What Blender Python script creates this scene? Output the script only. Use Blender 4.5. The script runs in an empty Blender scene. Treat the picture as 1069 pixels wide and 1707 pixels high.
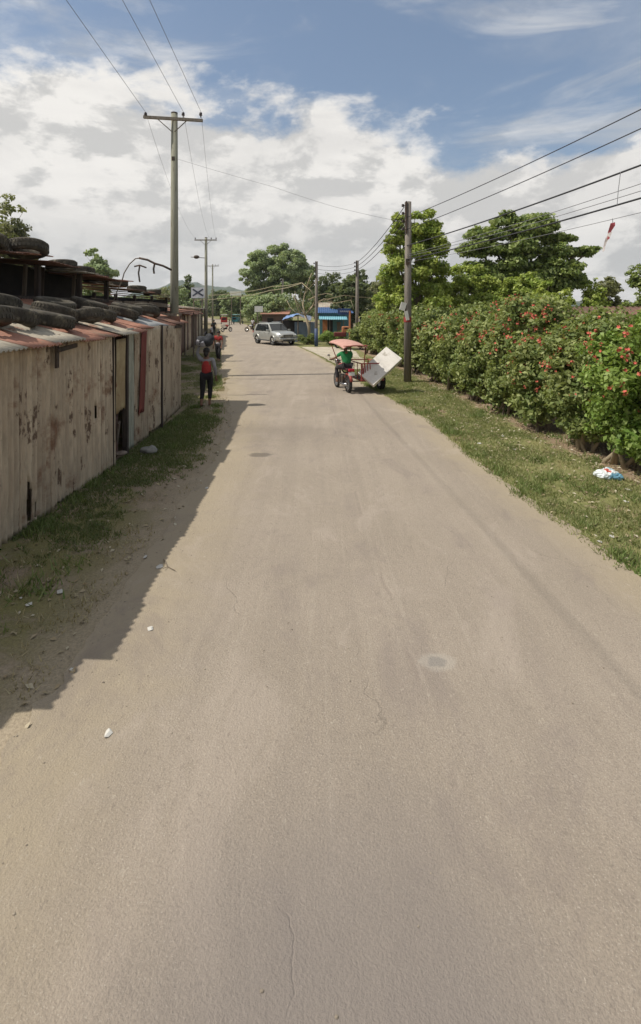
import bpy, math, random
import numpy as np
from mathutils import Vector, Matrix, Euler, noise as mnoise
R = math.radians
S = bpy.context.scene
COL = S.collection

# ------------------------------------------------------------------ camera, world, sun, exposure
F, CX, HY, CH = 850.0, 534.5, 515.0, 2.8        # focal length, centre and horizon line in photo pixels; eye height
cd = bpy.data.cameras.new('camera'); cam = bpy.data.objects.new('camera', cd); COL.objects.link(cam)
cam.location = (0, 0, CH); cam.rotation_euler = (R(90), 0, 0)
cd.sensor_fit = 'HORIZONTAL'; cd.sensor_width = 36; cd.lens = 36*F/1069
cd.shift_y = -(853.5-HY)/1069; cd.clip_start = .1; cd.clip_end = 8000
S.camera = cam
S.view_settings.view_transform = 'Standard'; S.view_settings.look = 'None'
S.view_settings.exposure = 0.45; S.view_settings.gamma = 1.0
S.render.resolution_x = 641; S.render.resolution_y = 1024

SUN_EL, SUN_AZ = R(53), R(-98)                   # azimuth measured from +Y towards +X
sd = Vector((math.cos(SUN_EL)*math.sin(SUN_AZ), math.cos(SUN_EL)*math.cos(SUN_AZ), math.sin(SUN_EL)))
sl = bpy.data.lights.new('sun', 'SUN'); sl.energy = 3.3; sl.angle = R(.5); sl.color = (1, .95, .86)
so = bpy.data.objects.new('sun', sl); COL.objects.link(so); so.rotation_euler = sd.to_track_quat('Z', 'Y').to_euler()

class NT:
    """small node-tree writer"""
    def __init__(s, tree): s.t = tree; s.n = tree.nodes; s.l = tree.links
    def node(s, typ, ins=None, **kw):
        n = s.n.new(typ)
        for k, v in kw.items(): setattr(n, k, v)
        for k, v in (ins or {}).items(): s.put(n.inputs[k], v)
        return n
    def put(s, sock, v):
        if isinstance(v, bpy.types.NodeSocket): s.l.new(v, sock)
        else:
            if sock.type == 'RGBA' and len(v) == 3: v = (*v, 1)
            sock.default_value = v
    def math(s, op, a, b=0.0, c=None, clamp=False):
        n = s.node('ShaderNodeMath', {0: a, 1: b}, operation=op, use_clamp=clamp)
        if c is not None: s.put(n.inputs[2], c)
        return n.outputs[0]
    def mix(s, f, a, b, mode='MIX'):
        n = s.n.new('ShaderNodeMix'); n.data_type = 'RGBA'; n.blend_type = mode
        s.put(n.inputs[0], f); s.put(n.inputs[6], a); s.put(n.inputs[7], b)
        return n.outputs[2]
    def smooth(s, x, lo, hi, a=0.0, b=1.0):
        n = s.node('ShaderNodeMapRange', {0: x, 1: lo, 2: hi, 3: a, 4: b}, interpolation_type='SMOOTHSTEP')
        return n.outputs[0]
    def noise(s, vec, scale, detail=4, rough=.55, dist=0.0):
        n = s.node('ShaderNodeTexNoise', {'Scale': scale, 'Detail': detail, 'Roughness': rough, 'Distortion': dist})
        if vec is not None: s.l.new(vec, n.inputs['Vector'])
        return n.outputs[0]
    def mapping(s, vec, loc=(0,0,0), scale=(1,1,1)):
        return s.node('ShaderNodeMapping', {'Vector': vec, 'Location': loc, 'Scale': scale}).outputs[0]

world = bpy.data.worlds.new('World'); S.world = world; world.use_nodes = True
t = NT(world.node_tree); t.n.clear()
sky = t.node('ShaderNodeTexSky', sky_type='NISHITA', sun_disc=False, sun_elevation=SUN_EL, sun_rotation=SUN_AZ,
             air_density=1.1, dust_density=1.2, ozone_density=1.3)
gen = t.node('ShaderNodeTexCoord').outputs['Generated']
sep = t.node('ShaderNodeSeparateXYZ', {0: gen})
x, y, z = sep.outputs
el = t.math('ARCSINE', z); az = t.math('ARCTAN2', x, y)
cut = t.smooth(az, .02, .50, .375, .235)                       # top of the cloud bank, lower to the right
cut = t.math('ADD', cut, t.smooth(az, -1.4, -.62, .1, -.0))
v1 = t.mapping(gen, (1.7, .3, .9), (1, 1, 2.1)); n1 = t.noise(v1, 3.1, 9, .58, .25)
v1s = t.mapping(gen, (1.745, .3, .81), (1, 1, 2.1)); n1s = t.noise(v1s, 3.1, 9, .58, .25)
n0 = t.noise(t.mapping(gen, (6.1, 2.2, 4.4), (1, 1, 1.8)), 7.5, 10, .6, .2)
bank = t.math('ADD', t.math('MULTIPLY', t.math('SUBTRACT', cut, el), 4.2), t.math('MULTIPLY', t.math('SUBTRACT', n1, .425), 1.25))
bank = t.math('ADD', bank, t.math('MULTIPLY', t.math('SUBTRACT', n0, .5), .55))
bank = t.smooth(bank, -.04, .16)
v2 = t.mapping(gen, (.2, 2.3, .1), (1, 1, 4.2)); n2 = t.noise(v2, 2.4, 8, .6, .5)
wisp = t.smooth(n2, .47, .72, 0, .66)
wisp2 = t.math('MULTIPLY', t.smooth(t.noise(t.mapping(gen, (3, 1, 0), (1, 1, 1.6)), 2.0, 7, .6, .3), .46, .66), t.smooth(el, .62, .30, 0, .30))
wisp = t.math('MAXIMUM', wisp, wisp2)
over = t.math('MULTIPLY', t.smooth(el, .62, .95), t.smooth(t.noise(gen, 2.6, 6, .6), .36, .56, .35, .95))   # unseen broken cloud overhead, added to fill and neutralise the shade
mask = t.math('MAXIMUM', t.math('MAXIMUM', bank, wisp), over)
n0s = t.noise(t.mapping(gen, (6.13, 2.2, 4.36), (1, 1, 1.8)), 7.5, 10, .6, .2)
lit = t.smooth(t.math('ADD', t.math('SUBTRACT', n1, n1s), t.math('MULTIPLY', t.math('SUBTRACT', n0, n0s), .8)), -.09, .06)        # brighter where the cloud faces up and left
n3 = t.noise(t.mapping(gen, (5, 5, 5), (1, 1, 3.4)), 3.6, 8, .62, .3)
greyness = t.smooth(n3, .38, .62)
ccol = t.mix(lit, (4.5, 4.45, 4.35), (6.7, 6.5, 6.2))
ccol = t.mix(t.math('MULTIPLY', greyness, .42), ccol, (4.75, 4.65, 4.55))
low = t.smooth(t.math('ADD', el, t.math('MULTIPLY', t.math('SUBTRACT', n3, .5), .10)), .045, .085)
band = t.math('MULTIPLY', low, t.smooth(t.math('ADD', el, t.math('MULTIPLY', t.math('SUBTRACT', n1, .5), .10)), .16, .105))
ccol = t.mix(t.math('MULTIPLY', band, .22), ccol, (2.9, 3.1, 3.2))
skyc = t.mix(.42, sky.outputs[0], (1.45, 1.95, 2.65))
final = t.mix(mask, skyc, ccol)
bg = t.node('ShaderNodeBackground', {'Color': final, 'Strength': .1})
t.l.new(bg.outputs[0], t.node('ShaderNodeOutputWorld').inputs[0])

# ------------------------------------------------------------------ helpers
def W(px, py, d): return Vector(((px-CX)/F*d, d, CH+(HY-py)/F*d))
def tag(o, label=None, cat=None, group=None, kind=None):
    if label: o['label'] = label
    if cat: o['category'] = cat
    if group: o['group'] = group
    if kind: o['kind'] = kind
    return o
def thing(name, label, cat, loc=(0,0,0), rz=0.0, group=None):
    o = bpy.data.objects.new(name, None); COL.objects.link(o); o.empty_display_size = .2
    o.location = loc; o.rotation_euler = (0, 0, rz)
    return tag(o, label, cat, group)
def copy_tree(o, parent=None):
    c = o.copy(); COL.objects.link(c); c.parent = parent
    for ch in list(o.children): copy_tree(ch, c)
    return c
def origin(p):
    v = Vector((0,0,0))
    while p is not None: v += p.location; p = p.parent
    return v
def link_mesh(name, verts, faces, mat, parent=None, local=True, smooth=False):
    me = bpy.data.meshes.new(name)
    if parent is not None and not local:
        o_ = origin(parent); verts = [(v[0]-o_.x, v[1]-o_.y, v[2]-o_.z) for v in verts]
    me.from_pydata([tuple(v) for v in verts], [], faces)
    me.validate()
    if mat: me.materials.append(mat)
    if smooth:
        me.polygons.foreach_set('use_smooth', [True]*len(me.polygons))
    o = bpy.data.objects.new(name, me); COL.objects.link(o); o.parent = parent
    return o
class MB:
    def __init__(s): s.v = []; s.f = []
    def add(s, vs, fs):
        b = len(s.v); s.v += [Vector(v) for v in vs]; s.f += [tuple(b+i for i in f) for f in fs]; return s
    def box(s, c, d, rot=None, taper=1.0):
        hx, hy, hz = d[0]/2, d[1]/2, d[2]/2; vs = []
        for zz in (-1, 1):
            k = taper if zz > 0 else 1
            for a, b in ((-1,-1),(1,-1),(1,1),(-1,1)): vs.append(Vector((a*hx*k, b*hy*k, zz*hz)))
        if rot is not None:
            m = rot if isinstance(rot, Matrix) else Euler(rot).to_matrix()
            vs = [m @ v for v in vs]
        c = Vector(c)
        return s.add([v+c for v in vs], [(0,3,2,1),(4,5,6,7),(0,1,5,4),(1,2,6,5),(2,3,7,6),(3,0,4,7)])
    def tube(s, pts, r, n=8, cap=True):
        pts = [Vector(p) for p in pts]; m = len(pts)
        rs = [r]*m if isinstance(r, (int, float)) else list(r)
        b = len(s.v); ref = None
        for i, p in enumerate(pts):
            d = (pts[min(i+1, m-1)]-pts[max(i-1, 0)])
            d = d.normalized() if d.length > 1e-9 else Vector((0,0,1))
            if ref is None: ref = Vector((0,0,1)) if abs(d.z) < .9 else Vector((1,0,0))
            u = d.cross(ref)
            if u.length < 1e-5: u = d.orthogonal()
            u.normalize(); w = d.cross(u).normalized(); ref = -w if False else ref
            for k in range(n):
                a = 2*math.pi*k/n; s.v.append(p+(u*math.cos(a)+w*math.sin(a))*rs[i])
        for i in range(m-1):
            for k in range(n):
                k2 = (k+1) % n; s.f.append((b+i*n+k, b+i*n+k2, b+(i+1)*n+k2, b+(i+1)*n+k))
        if cap: s.f.append(tuple(b+k for k in range(n))[::-1]); s.f.append(tuple(b+(m-1)*n+k for k in range(n)))
        return s
    def lathe(s, prof, n=20, M=None, closed=False):
        b = len(s.v); m = len(prof); M = M or Matrix.Identity(4)
        for i, (r, h) in enumerate(prof):
            for k in range(n):
                a = 2*math.pi*k/n; s.v.append(M @ Vector((r*math.cos(a), r*math.sin(a), h)))
        for i in range(m if closed else m-1):
            j = (i+1) % m
            for k in range(n):
                k2 = (k+1) % n; s.f.append((b+i*n+k, b+i*n+k2, b+j*n+k2, b+j*n+k))
        return s
    def ball(s, c, r, n=10, m=7):
        r = (r, r, r) if isinstance(r, (int, float)) else r; c = Vector(c)
        prof = [(math.sin(math.pi*i/m), -math.cos(math.pi*i/m)) for i in range(m+1)]
        b = len(s.v)
        for pr, h in prof:
            pr = max(pr, .01)
            for k in range(n):
                a = 2*math.pi*k/n; s.v.append(c+Vector((r[0]*pr*math.cos(a), r[1]*pr*math.sin(a), r[2]*h)))
        for i in range(m):
            for k in range(n):
                k2 = (k+1) % n; s.f.append((b+i*n+k, b+i*n+k2, b+(i+1)*n+k2, b+(i+1)*n+k))
        return s
    def prism(s, poly, thick, M):
        """polygon in local xy extruded along z, placed by M"""
        n = len(poly)
        vs = [M @ Vector((p[0], p[1], 0)) for p in poly]+[M @ Vector((p[0], p[1], thick)) for p in poly]
        fs = [tuple(range(n))[::-1], tuple(range(n, 2*n))]+[(i, (i+1) % n, n+(i+1) % n, n+i) for i in range(n)]
        return s.add(vs, fs)
    def build(s, name, mat, parent=None, local=True, smooth=False):
        return link_mesh(name, s.v, s.f, mat, parent, local, smooth)
def autosmooth(o, ang=40):
    me = o.data; me.polygons.foreach_set('use_smooth', [True]*len(me.polygons))
    try: me.set_sharp_from_angle(angle=R(ang))
    except Exception: pass
    return o
def bevel(o, w=.01, seg=2):
    m = o.modifiers.new('bevel', 'BEVEL'); m.width = w; m.segments = seg; m.limit_method = 'ANGLE'; return o
def interp(tab, y):
    if y <= tab[0][0]: return tab[0][1]
    for (a, b), (c, d) in zip(tab, tab[1:]):
        if y <= c: return b+(d-b)*(y-a)/(c-a)
    (a, b), (c, d) = tab[-2:]; return d+(d-b)/(c-a)*(y-c)
def fr(x, y, z=0, s=1.0, o=4):  # fractal noise about -1..1
    return mnoise.fractal(Vector((x*s, y*s, z*s)), 1.0, 2.0, o)

# ------------------------------------------------------------------ materials
def newmat(name):
    m = bpy.data.materials.new(name); m.use_nodes = True; t = NT(m.node_tree); t.n.clear()
    out = t.node('ShaderNodeOutputMaterial'); p = t.node('ShaderNodeBsdfPrincipled'); t.l.new(p.outputs[0], out.inputs[0])
    return m, t, p, out
def mat(name, c1, c2=None, scale=3.0, c3=None, s3=8.0, thr3=(.58, .66), rough=.8, metal=0.0, bump=.0, bscale=40.0,
        stretch=(1,1,1), rnd=0.0, spec=.3):
    m, t, p, _ = newmat(name)
    obj = t.node('ShaderNodeTexCoord').outputs['Object']
    vec = t.mapping(obj, (0,0,0), stretch)
    c2 = c2 or tuple(v*.8 for v in c1)
    col = t.mix(t.smooth(t.noise(vec, scale, 6, .6), .35, .65), c1, c2)
    col = t.mix(t.smooth(t.noise(vec, scale*9, 3, .6), .3, .7, 0, .22), col, tuple(v*.6 for v in c1))
    if c3: col = t.mix(t.smooth(t.noise(vec, s3, 6, .65), *thr3), col, c3)
    if rnd:
        r = t.node('ShaderNodeObjectInfo').outputs['Random']
        n = t.node('ShaderNodeHueSaturation', {'Color': col, 'Value': t.smooth(r, 0, 1, 1-rnd, 1+rnd)}); col = n.outputs[0]
    t.put(p.inputs['Base Color'], col); p.inputs['Roughness'].default_value = rough; p.inputs['Metallic'].default_value = metal
    p.inputs['Specular IOR Level'].default_value = spec
    if bump:
        b = t.node('ShaderNodeBump', {'Height': t.noise(vec, bscale, 4, .6), 'Strength': bump, 'Distance': .02})
        t.l.new(b.outputs[0], p.inputs['Normal'])
    return m
def leafmat(name, c1, c2, c3, rough=.55, trans=.42, nscale=1.6):
    m, t, p, out = newmat(name)
    isl = t.node('ShaderNodeNewGeometry').outputs['Random Per Island']
    obj = t.node('ShaderNodeTexCoord').outputs['Object']
    col = t.mix(t.smooth(t.noise(obj, nscale, 4, .6), .38, .64), c1, c2)
    col = t.mix(t.smooth(isl, .55, 1.0, 0, .85), col, c3)
    col = t.mix(t.smooth(isl, .0, .3, .45, 0), col, tuple(v*.5 for v in c1))
    t.put(p.inputs['Base Color'], col); p.inputs['Roughness'].default_value = rough; p.inputs['Specular IOR Level'].default_value = .35
    tr = t.node('ShaderNodeBsdfTranslucent', {'Color': t.mix(.5, col, (.25, .30, .03))})
    mx = t.node('ShaderNodeMixShader', {0: trans}); t.l.new(p.outputs[0], mx.inputs[1]); t.l.new(tr.outputs[0], mx.inputs[2])
    t.l.new(mx.outputs[0], out.inputs[0])
    return m
def plain(name, c, rough=.6, metal=0.0, spec=.4): return mat(name, c, tuple(v*.85 for v in c), 5.0, rough=rough, metal=metal, spec=spec)

M_hedge = leafmat('hedge_leaf', (0.157, 0.219, 0.067), (0.273, 0.312, 0.104), (0.442, 0.473, 0.193))
M_hedge_b = leafmat('hedge_leaf_fresh', (0.159, 0.268, 0.047), (0.251, 0.354, 0.076), (0.401, 0.500, 0.169))
M_treeA = leafmat('tree_leaf_bright', (0.238, 0.342, 0.055), (0.403, 0.465, 0.089), (0.553, 0.612, 0.200))
M_treeB = leafmat('tree_leaf_broad', (0.149, 0.214, 0.065), (0.254, 0.322, 0.088), (0.507, 0.564, 0.235))
M_treeC = leafmat('tree_leaf_pale', (0.269, 0.353, 0.169), (0.378, 0.453, 0.232), (0.537, 0.596, 0.342))
M_treeD = leafmat('tree_leaf_dark', (0.091, 0.123, 0.066), (0.144, 0.176, 0.089), (0.235, 0.260, 0.128))
M_olive = leafmat('tree_leaf_olive', (0.159, 0.175, 0.085), (0.243, 0.240, 0.120), (0.340, 0.329, 0.192))
M_bark = mat('bark', (.16, .12, .085), (.24, .20, .15), 6, rough=.95, bump=.6, bscale=30, stretch=(1,1,.25))
M_bark_pale = mat('bark_pale', (.40, .33, .22), (.30, .24, .16), 6, rough=.95, bump=.5, bscale=30, stretch=(1,1,.3))
M_pole = mat('weathered_concrete', (.30, .29, .23), (.23, .225, .17), 2.0, (.17, .15, .11), 5, rough=.9, bump=.3, stretch=(2,2,.3))
M_polewood = mat('weathered_wood_pole', (.24, .21, .18), (.17, .15, .125), 3.0, (.10, .085, .07), 6, rough=.95, bump=.6, stretch=(5,5,.3))
M_iron = mat('dark_iron', (.06, .055, .05), (.11, .07, .045), 6, rough=.7, metal=.3)
M_cable = plain('cable_rubber', (.035, .035, .04), .6)
M_cable_thin = plain('cable_faded', (.20, .20, .21), .6)
M_porcelain = plain('insulator_brown', (.045, .032, .03), .3)
M_rubber = mat('tyre_rubber', (.055, .048, .038), (.095, .083, .062), 7, (.20, .175, .125), 9, (.56, .72), rough=.9, bump=.3)
M_rubber_new = mat('tyre_black', (.022, .021, .02), (.04, .038, .035), 7, rough=.85, bump=.2)
M_darkwood = mat('dark_old_timber', (.045, .035, .03), (.08, .06, .045), 4, rough=.95, bump=.4, stretch=(3,3,.5))
M_wood = mat('grey_timber', (.20, .165, .13), (.13, .10, .075), 5, rough=.95, bump=.4, stretch=(4,4,.5))

def tin(name, base, base2, rust=(.20, .085, .045), amt=(.55, .68), rough=.62, rnd=.1, zax=True, spt=.63):
    m, t, p, _ = newmat(name)
    obj = t.node('ShaderNodeTexCoord').outputs['Object']
    rv = t.node('ShaderNodeObjectInfo').outputs['Random']
    off = t.node('ShaderNodeCombineXYZ', {0: t.math('MULTIPLY', rv, 37.0), 1: t.math('MULTIPLY', rv, 19.0), 2: t.math('MULTIPLY', rv, 11.0)}).outputs[0]
    vec0 = t.node('ShaderNodeVectorMath', {0: obj, 1: off}, operation='ADD').outputs[0]
    vec = t.mapping(vec0, (0,0,0), (1, 1, .22) if zax else (.3, 1, 1))
    col = t.mix(t.smooth(t.noise(vec, 2.2, 7, .65), .36, .64), base, base2)
    col = t.mix(t.smooth(t.noise(vec, 17, 5, .7), .40, .70, 0, .7), col, tuple(v*.55 for v in base))
    if zax: col = t.mix(t.smooth(t.noise(t.mapping(vec0, (0,0,0), (1, 1, .035)), 12, 3, .6),   .46, .62, 0, .30), col, tuple(v*.42 for v in base))  # thin dark vertical streaks: corrugation shading put into the colour
    rs = t.smooth(t.noise(vec0, 1.7, 8, .68), *amt)
    rcol = t.mix(t.noise(vec0, 14, 4), rust, tuple(v*.45 for v in rust))
    col = t.mix(t.math('MULTIPLY', rs, .9), col, rcol)
    sp = t.smooth(t.noise(t.mapping(vec0, (7, 3, 1), (1, 1, .45) if zax else (.6, 1, 1)), 3.4, 6, .7), spt, spt+.05)
    col = t.mix(t.math('MULTIPLY', sp, .85), col, tuple(v*.3 for v in rust))
    n = t.node('ShaderNodeHueSaturation', {'Color': col, 'Value': t.smooth(rv, 0, 1, 1-rnd, 1+rnd)})
    t.put(p.inputs['Base Color'], n.outputs[0]); p.inputs['Roughness'].default_value = rough
    p.inputs['Specular IOR Level'].default_value = .35
    b = t.node('ShaderNodeBump', {'Height': t.noise(vec, 30, 4, .6), 'Strength': .25, 'Distance': .01}); t.l.new(b.outputs[0], p.inputs['Normal'])
    return m
M_wall = tin('wall_tin_beige', (.58, .475, .345), (.44, .345, .245), (.25, .125, .07), (.53, .70), spt=.575)
M_wall_g = tin('wall_tin_greygreen', (.36, .37, .30), (.42, .40, .32), (.20, .11, .07), (.62, .74))
M_wall_r = tin('strip_tin_maroon', (.19, .045, .035), (.14, .04, .03), (.16, .08, .05), (.66, .78))
M_wall_b = tin('wall_tin_brown', (.15, .09, .07), (.10, .065, .05))
M_roof_red = tin('roof_tin_red', (.40, .19, .125), (.29, .145, .10), (.34, .25, .17), (.52, .66), zax=False)
M_roof_pale = tin('roof_tin_pale', (.47, .42, .33), (.38, .33, .25), (.30, .14, .09), (.54, .66), zax=False)
M_roof_grey = tin('roof_tin_grey', (.36, .37, .37), (.28, .285, .28), (.28, .16, .11), (.66, .78), zax=False)
M_roof_brown = tin('roof_tin_brown', (.20, .105, .07), (.13, .075, .055), (.30, .17, .11), zax=False)
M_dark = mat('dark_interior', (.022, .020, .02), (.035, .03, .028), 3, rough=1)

# --- ground materials
def ground_mat(name, kind):
    m, t, p, _ = newmat(name)
    obj = t.node('ShaderNodeTexCoord').outputs['Object']
    big = t.noise(obj, .55, 6, .6); mid = t.noise(obj, 2.6, 7, .65); fine = t.noise(obj, 45, 4, .7)
    dirt = t.mix(t.smooth(mid, .35, .65), (.31, .245, .175), (.235, .18, .125))
    grass = t.mix(t.smooth(mid, .35, .65), (.165, .18, .065), (.235, .225, .09))
    grass = t.mix(t.smooth(t.noise(obj, 16, 5, .7), .5, .72, 0, .6), grass, (.26, .225, .13))
    if kind == 'left': g = t.smooth(t.math('ADD', big, t.math('MULTIPLY', t.math('SUBTRACT', mid, .5), .55)), .44, .60)
    elif kind == 'right': g = t.smooth(t.math('ADD', big, t.math('MULTIPLY', t.math('SUBTRACT', mid, .5), .9)), .30, .42)
    else: g = t.smooth(t.noise(obj, .05, 5, .6), .35, .55)
    if kind == 'left':
        att = t.node('ShaderNodeAttribute', attribute_name='dust').outputs['Fac']
        g = t.math('MULTIPLY', g, t.math('SUBTRACT', 1.0, att))
        dirt = t.mix(t.math('MULTIPLY', att, .85), dirt, (.39, .325, .235))
    if kind == 'left': grass = t.mix(.28, grass, (.20, .155, .085))
    if kind == 'right':
        hd = t.math('ADD', t.node('ShaderNodeAttribute', attribute_name='hedge').outputs['Fac'], t.math('MULTIPLY', t.math('SUBTRACT', mid, .5), .7))
        g = t.math('MULTIPLY', g, t.smooth(hd, .55, .35))
        dirt = t.mix(.35, dirt, (.33, .21, .13))
    col = t.mix(g, dirt, grass)
    col = t.mix(t.smooth(fine, .35, .7, 0, .4), col, (.09, .07, .045))
    col = t.mix(t.smooth(t.noise(obj, 70, 2, .5), .68, .74, 0, .7), col, (.45, .40, .30))
    t.put(p.inputs['Base Color'], col); p.inputs['Roughness'].default_value = .97; p.inputs['Specular IOR Level'].default_value = .1
    b = t.node('ShaderNodeBump', {'Height': t.math('ADD', mid, t.math('MULTIPLY', fine, .3)), 'Strength': .7, 'Distance': .04}); t.l.new(b.outputs[0], p.inputs['Normal'])
    return m
M_ground = ground_mat('ground_field', 'far'); M_left = ground_mat('verge_dirt', 'left'); M_right = ground_mat('verge_grass', 'right')
def road_mat():
    m, t, p, _ = newmat('dusty_asphalt')
    obj = t.node('ShaderNodeTexCoord').outputs['Object']
    edge = t.node('ShaderNodeAttribute', attribute_name='edge').outputs['Fac']
    col = t.mix(t.smooth(t.noise(obj, .45, 5, .55), .35, .65), (0.376, 0.316, 0.252), (0.336, 0.282, 0.222))
    st = t.noise(t.mapping(obj, (0,0,0), (2.4, .10, 1)), 1.6, 6, .6, .2)                    # wheel-worn lengthwise streaks
    col = t.mix(t.smooth(st, .38, .66, 0, .34), col, (0.272, 0.228, 0.184))
    st2 = t.noise(t.mapping(obj, (4, 9, 0), (6, .14, 1)), 2.2, 5, .6, .3)
    col = t.mix(t.smooth(st2, .56, .72, 0, .35), col, (0.432, 0.372, 0.300))
    grain = t.noise(obj, 70, 4, .75)
    col = t.mix(t.smooth(grain, .34, .70, 0, .50), col, (0.192, 0.160, 0.128))
    col = t.mix(t.smooth(t.noise(obj, 95, 2, .5), .62, .70, 0, .62), col, (0.480, 0.424, 0.352))
    col = t.mix(t.smooth(t.noise(obj, 6, 6, .7), .60, .72, 0, .30), col, (0.248, 0.208, 0.168))
    # dust blown on to the edges
    e2 = t.math('ADD', edge, t.math('MULTIPLY', t.math('SUBTRACT', t.noise(obj, 2.2, 6, .65), .5), .55))
    col = t.mix(t.smooth(e2, .80, .05, 0, .80), col, (0.364, 0.301, 0.210))
    # cracks
    wv = t.node('ShaderNodeVectorMath', {0: t.mapping(obj, (3.1, 2.2, 0), (1, .45, 1)), 1: t.node('ShaderNodeTexNoise', {'Vector': obj, 'Scale': 1.4, 'Detail': 6.0}).outputs[1]}, operation='ADD').outputs[0]
    vo = t.node('ShaderNodeTexVoronoi', {'Vector': wv, 'Scale': .33}, feature='DISTANCE_TO_EDGE').outputs['Distance']
    cr = t.math('MULTIPLY', t.smooth(vo, .0045, .0), t.smooth(t.noise(obj, .8, 3), .47, .60))
    col = t.mix(t.math('MULTIPLY', cr, .26), col, (0.080, 0.068, 0.056))
    # old repaired pothole with a pale ring, an oil-darkened patch further on, the camera car's blurred shadow painted in underfoot
    xy = t.node('ShaderNodeSeparateXYZ', {0: obj}).outputs
    def ell(cx, cy, rx, ry, amp=.3, sc=5):
        dx = t.math('DIVIDE', t.math('SUBTRACT', xy[0], cx), rx); dy = t.math('DIVIDE', t.math('SUBTRACT', xy[1], cy), ry)
        d = t.math('SQRT', t.math('ADD', t.math('MULTIPLY', dx, dx), t.math('MULTIPLY', dy, dy)))
        return t.math('ADD', d, t.math('MULTIPLY', t.math('SUBTRACT', t.noise(obj, sc, 5, .6), .5), amp*2))
    blot = t.noise(t.mapping(obj, (2, 5, 0), (1, .5, 1)), 1.15, 8, .68, .6)
    col = t.mix(t.smooth(blot, .52, .66, 0, .42), col, (0.228, 0.189, 0.164)); col = t.mix(t.smooth(blot, .46, .34, 0, .36), col, (0.417, 0.350, 0.289))
    sp1 = t.noise(t.mapping(obj, (8, 1, 0), (1, .6, 1)), 26, 4, .7); col = t.mix(t.smooth(sp1, .60, .68, 0, .40), col, (.20, .165, .135)); col = t.mix(t.smooth(sp1, .38, .31, 0, .35), col, (.47, .41, .33))
    wob = t.math('MULTIPLY', t.math('SUBTRACT', t.noise(t.mapping(obj, (0,0,0), (.0, 1, 0)), .9, 6, .6), .5), .30)
    def line(x0, k, w, a, c, c_off=0.0):
        xx = t.math('SUBTRACT', t.math('SUBTRACT', xy[0], t.math('MULTIPLY', xy[1], k)), x0+c_off)
        dd = t.math('ABSOLUTE', t.math('ADD', xx, wob))
        return t.mix(t.math('MULTIPLY', t.smooth(dd, w, w*.3, 0, a), t.smooth(t.noise(obj, 1.1, 5, .65), .46, .60)), col, c)
    col = line(.93, -.052,   .030, .28, (0.213, 0.170, 0.145)); col = line(.97, -.052, .022, .20, (0.456, 0.387, 0.318)); col = line(.55, -.015, .16, .22, (0.233, 0.194, 0.169)); col = line(-.95, .0, .20, .22, (0.407, 0.340, 0.275)); col = line(1.75, -.01, .22, .16, (0.242, 0.198, 0.174))
    d = ell(.92, 4.03, .12, .085, .55, 18)
    col = t.mix(t.smooth(d, 1.5, .9, 0, .45), col, (0.416, 0.376, 0.320)); col = t.mix(t.smooth(d, .8, .45, 0, .6), col, (0.216, 0.200, 0.180))
    d = ell(-1.15, 9.75, .26, .16, .4, 6); col = t.mix(t.smooth(d, 1.1, .6, 0, .65), col, (0.112, 0.096, 0.080))
    d = ell(-.9, 11.6, 1.5, 1.1, .5, 2); col = t.mix(t.smooth(d, 1.3, .2, 0, .35), col, (0.160, 0.136, 0.112))
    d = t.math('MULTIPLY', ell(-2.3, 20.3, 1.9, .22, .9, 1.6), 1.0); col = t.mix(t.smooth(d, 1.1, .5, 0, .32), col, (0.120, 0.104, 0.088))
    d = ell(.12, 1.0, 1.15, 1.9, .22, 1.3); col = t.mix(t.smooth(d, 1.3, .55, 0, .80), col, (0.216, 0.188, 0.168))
    t.put(p.inputs['Base Color'], col); p.inputs['Roughness'].default_value = .93; p.inputs['Specular IOR Level'].default_value = .15
    h = t.math('ADD', grain, t.math('MULTIPLY', t.noise(obj, 9, 4, .6), .8)); h = t.math('SUBTRACT', h, t.math('MULTIPLY', cr, .3))
    b = t.node('ShaderNodeBump', {'Height': h, 'Strength': .55, 'Distance': .03}); t.l.new(b.outputs[0], p.inputs['Normal'])
    return m
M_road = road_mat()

# ------------------------------------------------------------------ ground, verges, road
g = 1450.0
tag(link_mesh('ground', [(-g, -60, 0), (g, -60, 0), (g, 2300, 0), (-g, 2300, 0)], [(0,1,2,3)], M_ground), kind='structure')
ROAD_L = [(-8,-2.2),(0,-2.05),(5,-1.95),(9,-1.95),(13,-2.3),(19,-3.5),(28,-5.3),(43,-8.2),(60,-11.4),(91,-18.4),(120,-27),(160,-42)]
ROAD_R = [(-8,4.2),(0,3.75),(5.3,3.36),(7.1,3.08),(9.2,2.88),(12.9,2.72),(15.9,2.2),(19,1.6),(25,.75),(30,-.1),(36,-1.3),(43,-2.8),(60,-7.2),(91,-13.2),(120,-21),(160,-35)]
HEDGE = [(2,6.1),(6,5.55),(8.5,5.15),(10.6,4.93),(15.6,4.5),(20,4.1),(26,3.5),(32,2.9),(40,2.4)]
def strip(name, fl, fr_, ys, nx, mt, z, attr=None, noise_l=0, noise_r=0):
    vs, fs, at = [], [], []
    for y_ in ys:
        l = fl(y_); r = fr_(y_)
        l += noise_l*(fr(3.3, y_, 0, 1.1)+.6*fr(8, y_, 0, 6)); r += noise_r*(fr(7.7, y_, 0, 1.1)+.6*fr(5, y_, 0, 6))
        for i in range(nx+1):
            k = i/nx; vs.append((l+(r-l)*k, y_, z)); at.append((k, l, r, y_))
    n = nx+1
    for j in range(len(ys)-1):
        for i in range(nx): fs.append((j*n+i, j*n+i+1, (j+1)*n+i+1, (j+1)*n+i))
    o = link_mesh(name, vs, fs, mt)
    if attr:
        a = o.data.attributes.new(attr[0], 'FLOAT', 'POINT'); a.data.foreach_set('value', [attr[1](*q) for q in at])
    return tag(o, kind='structure')
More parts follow.
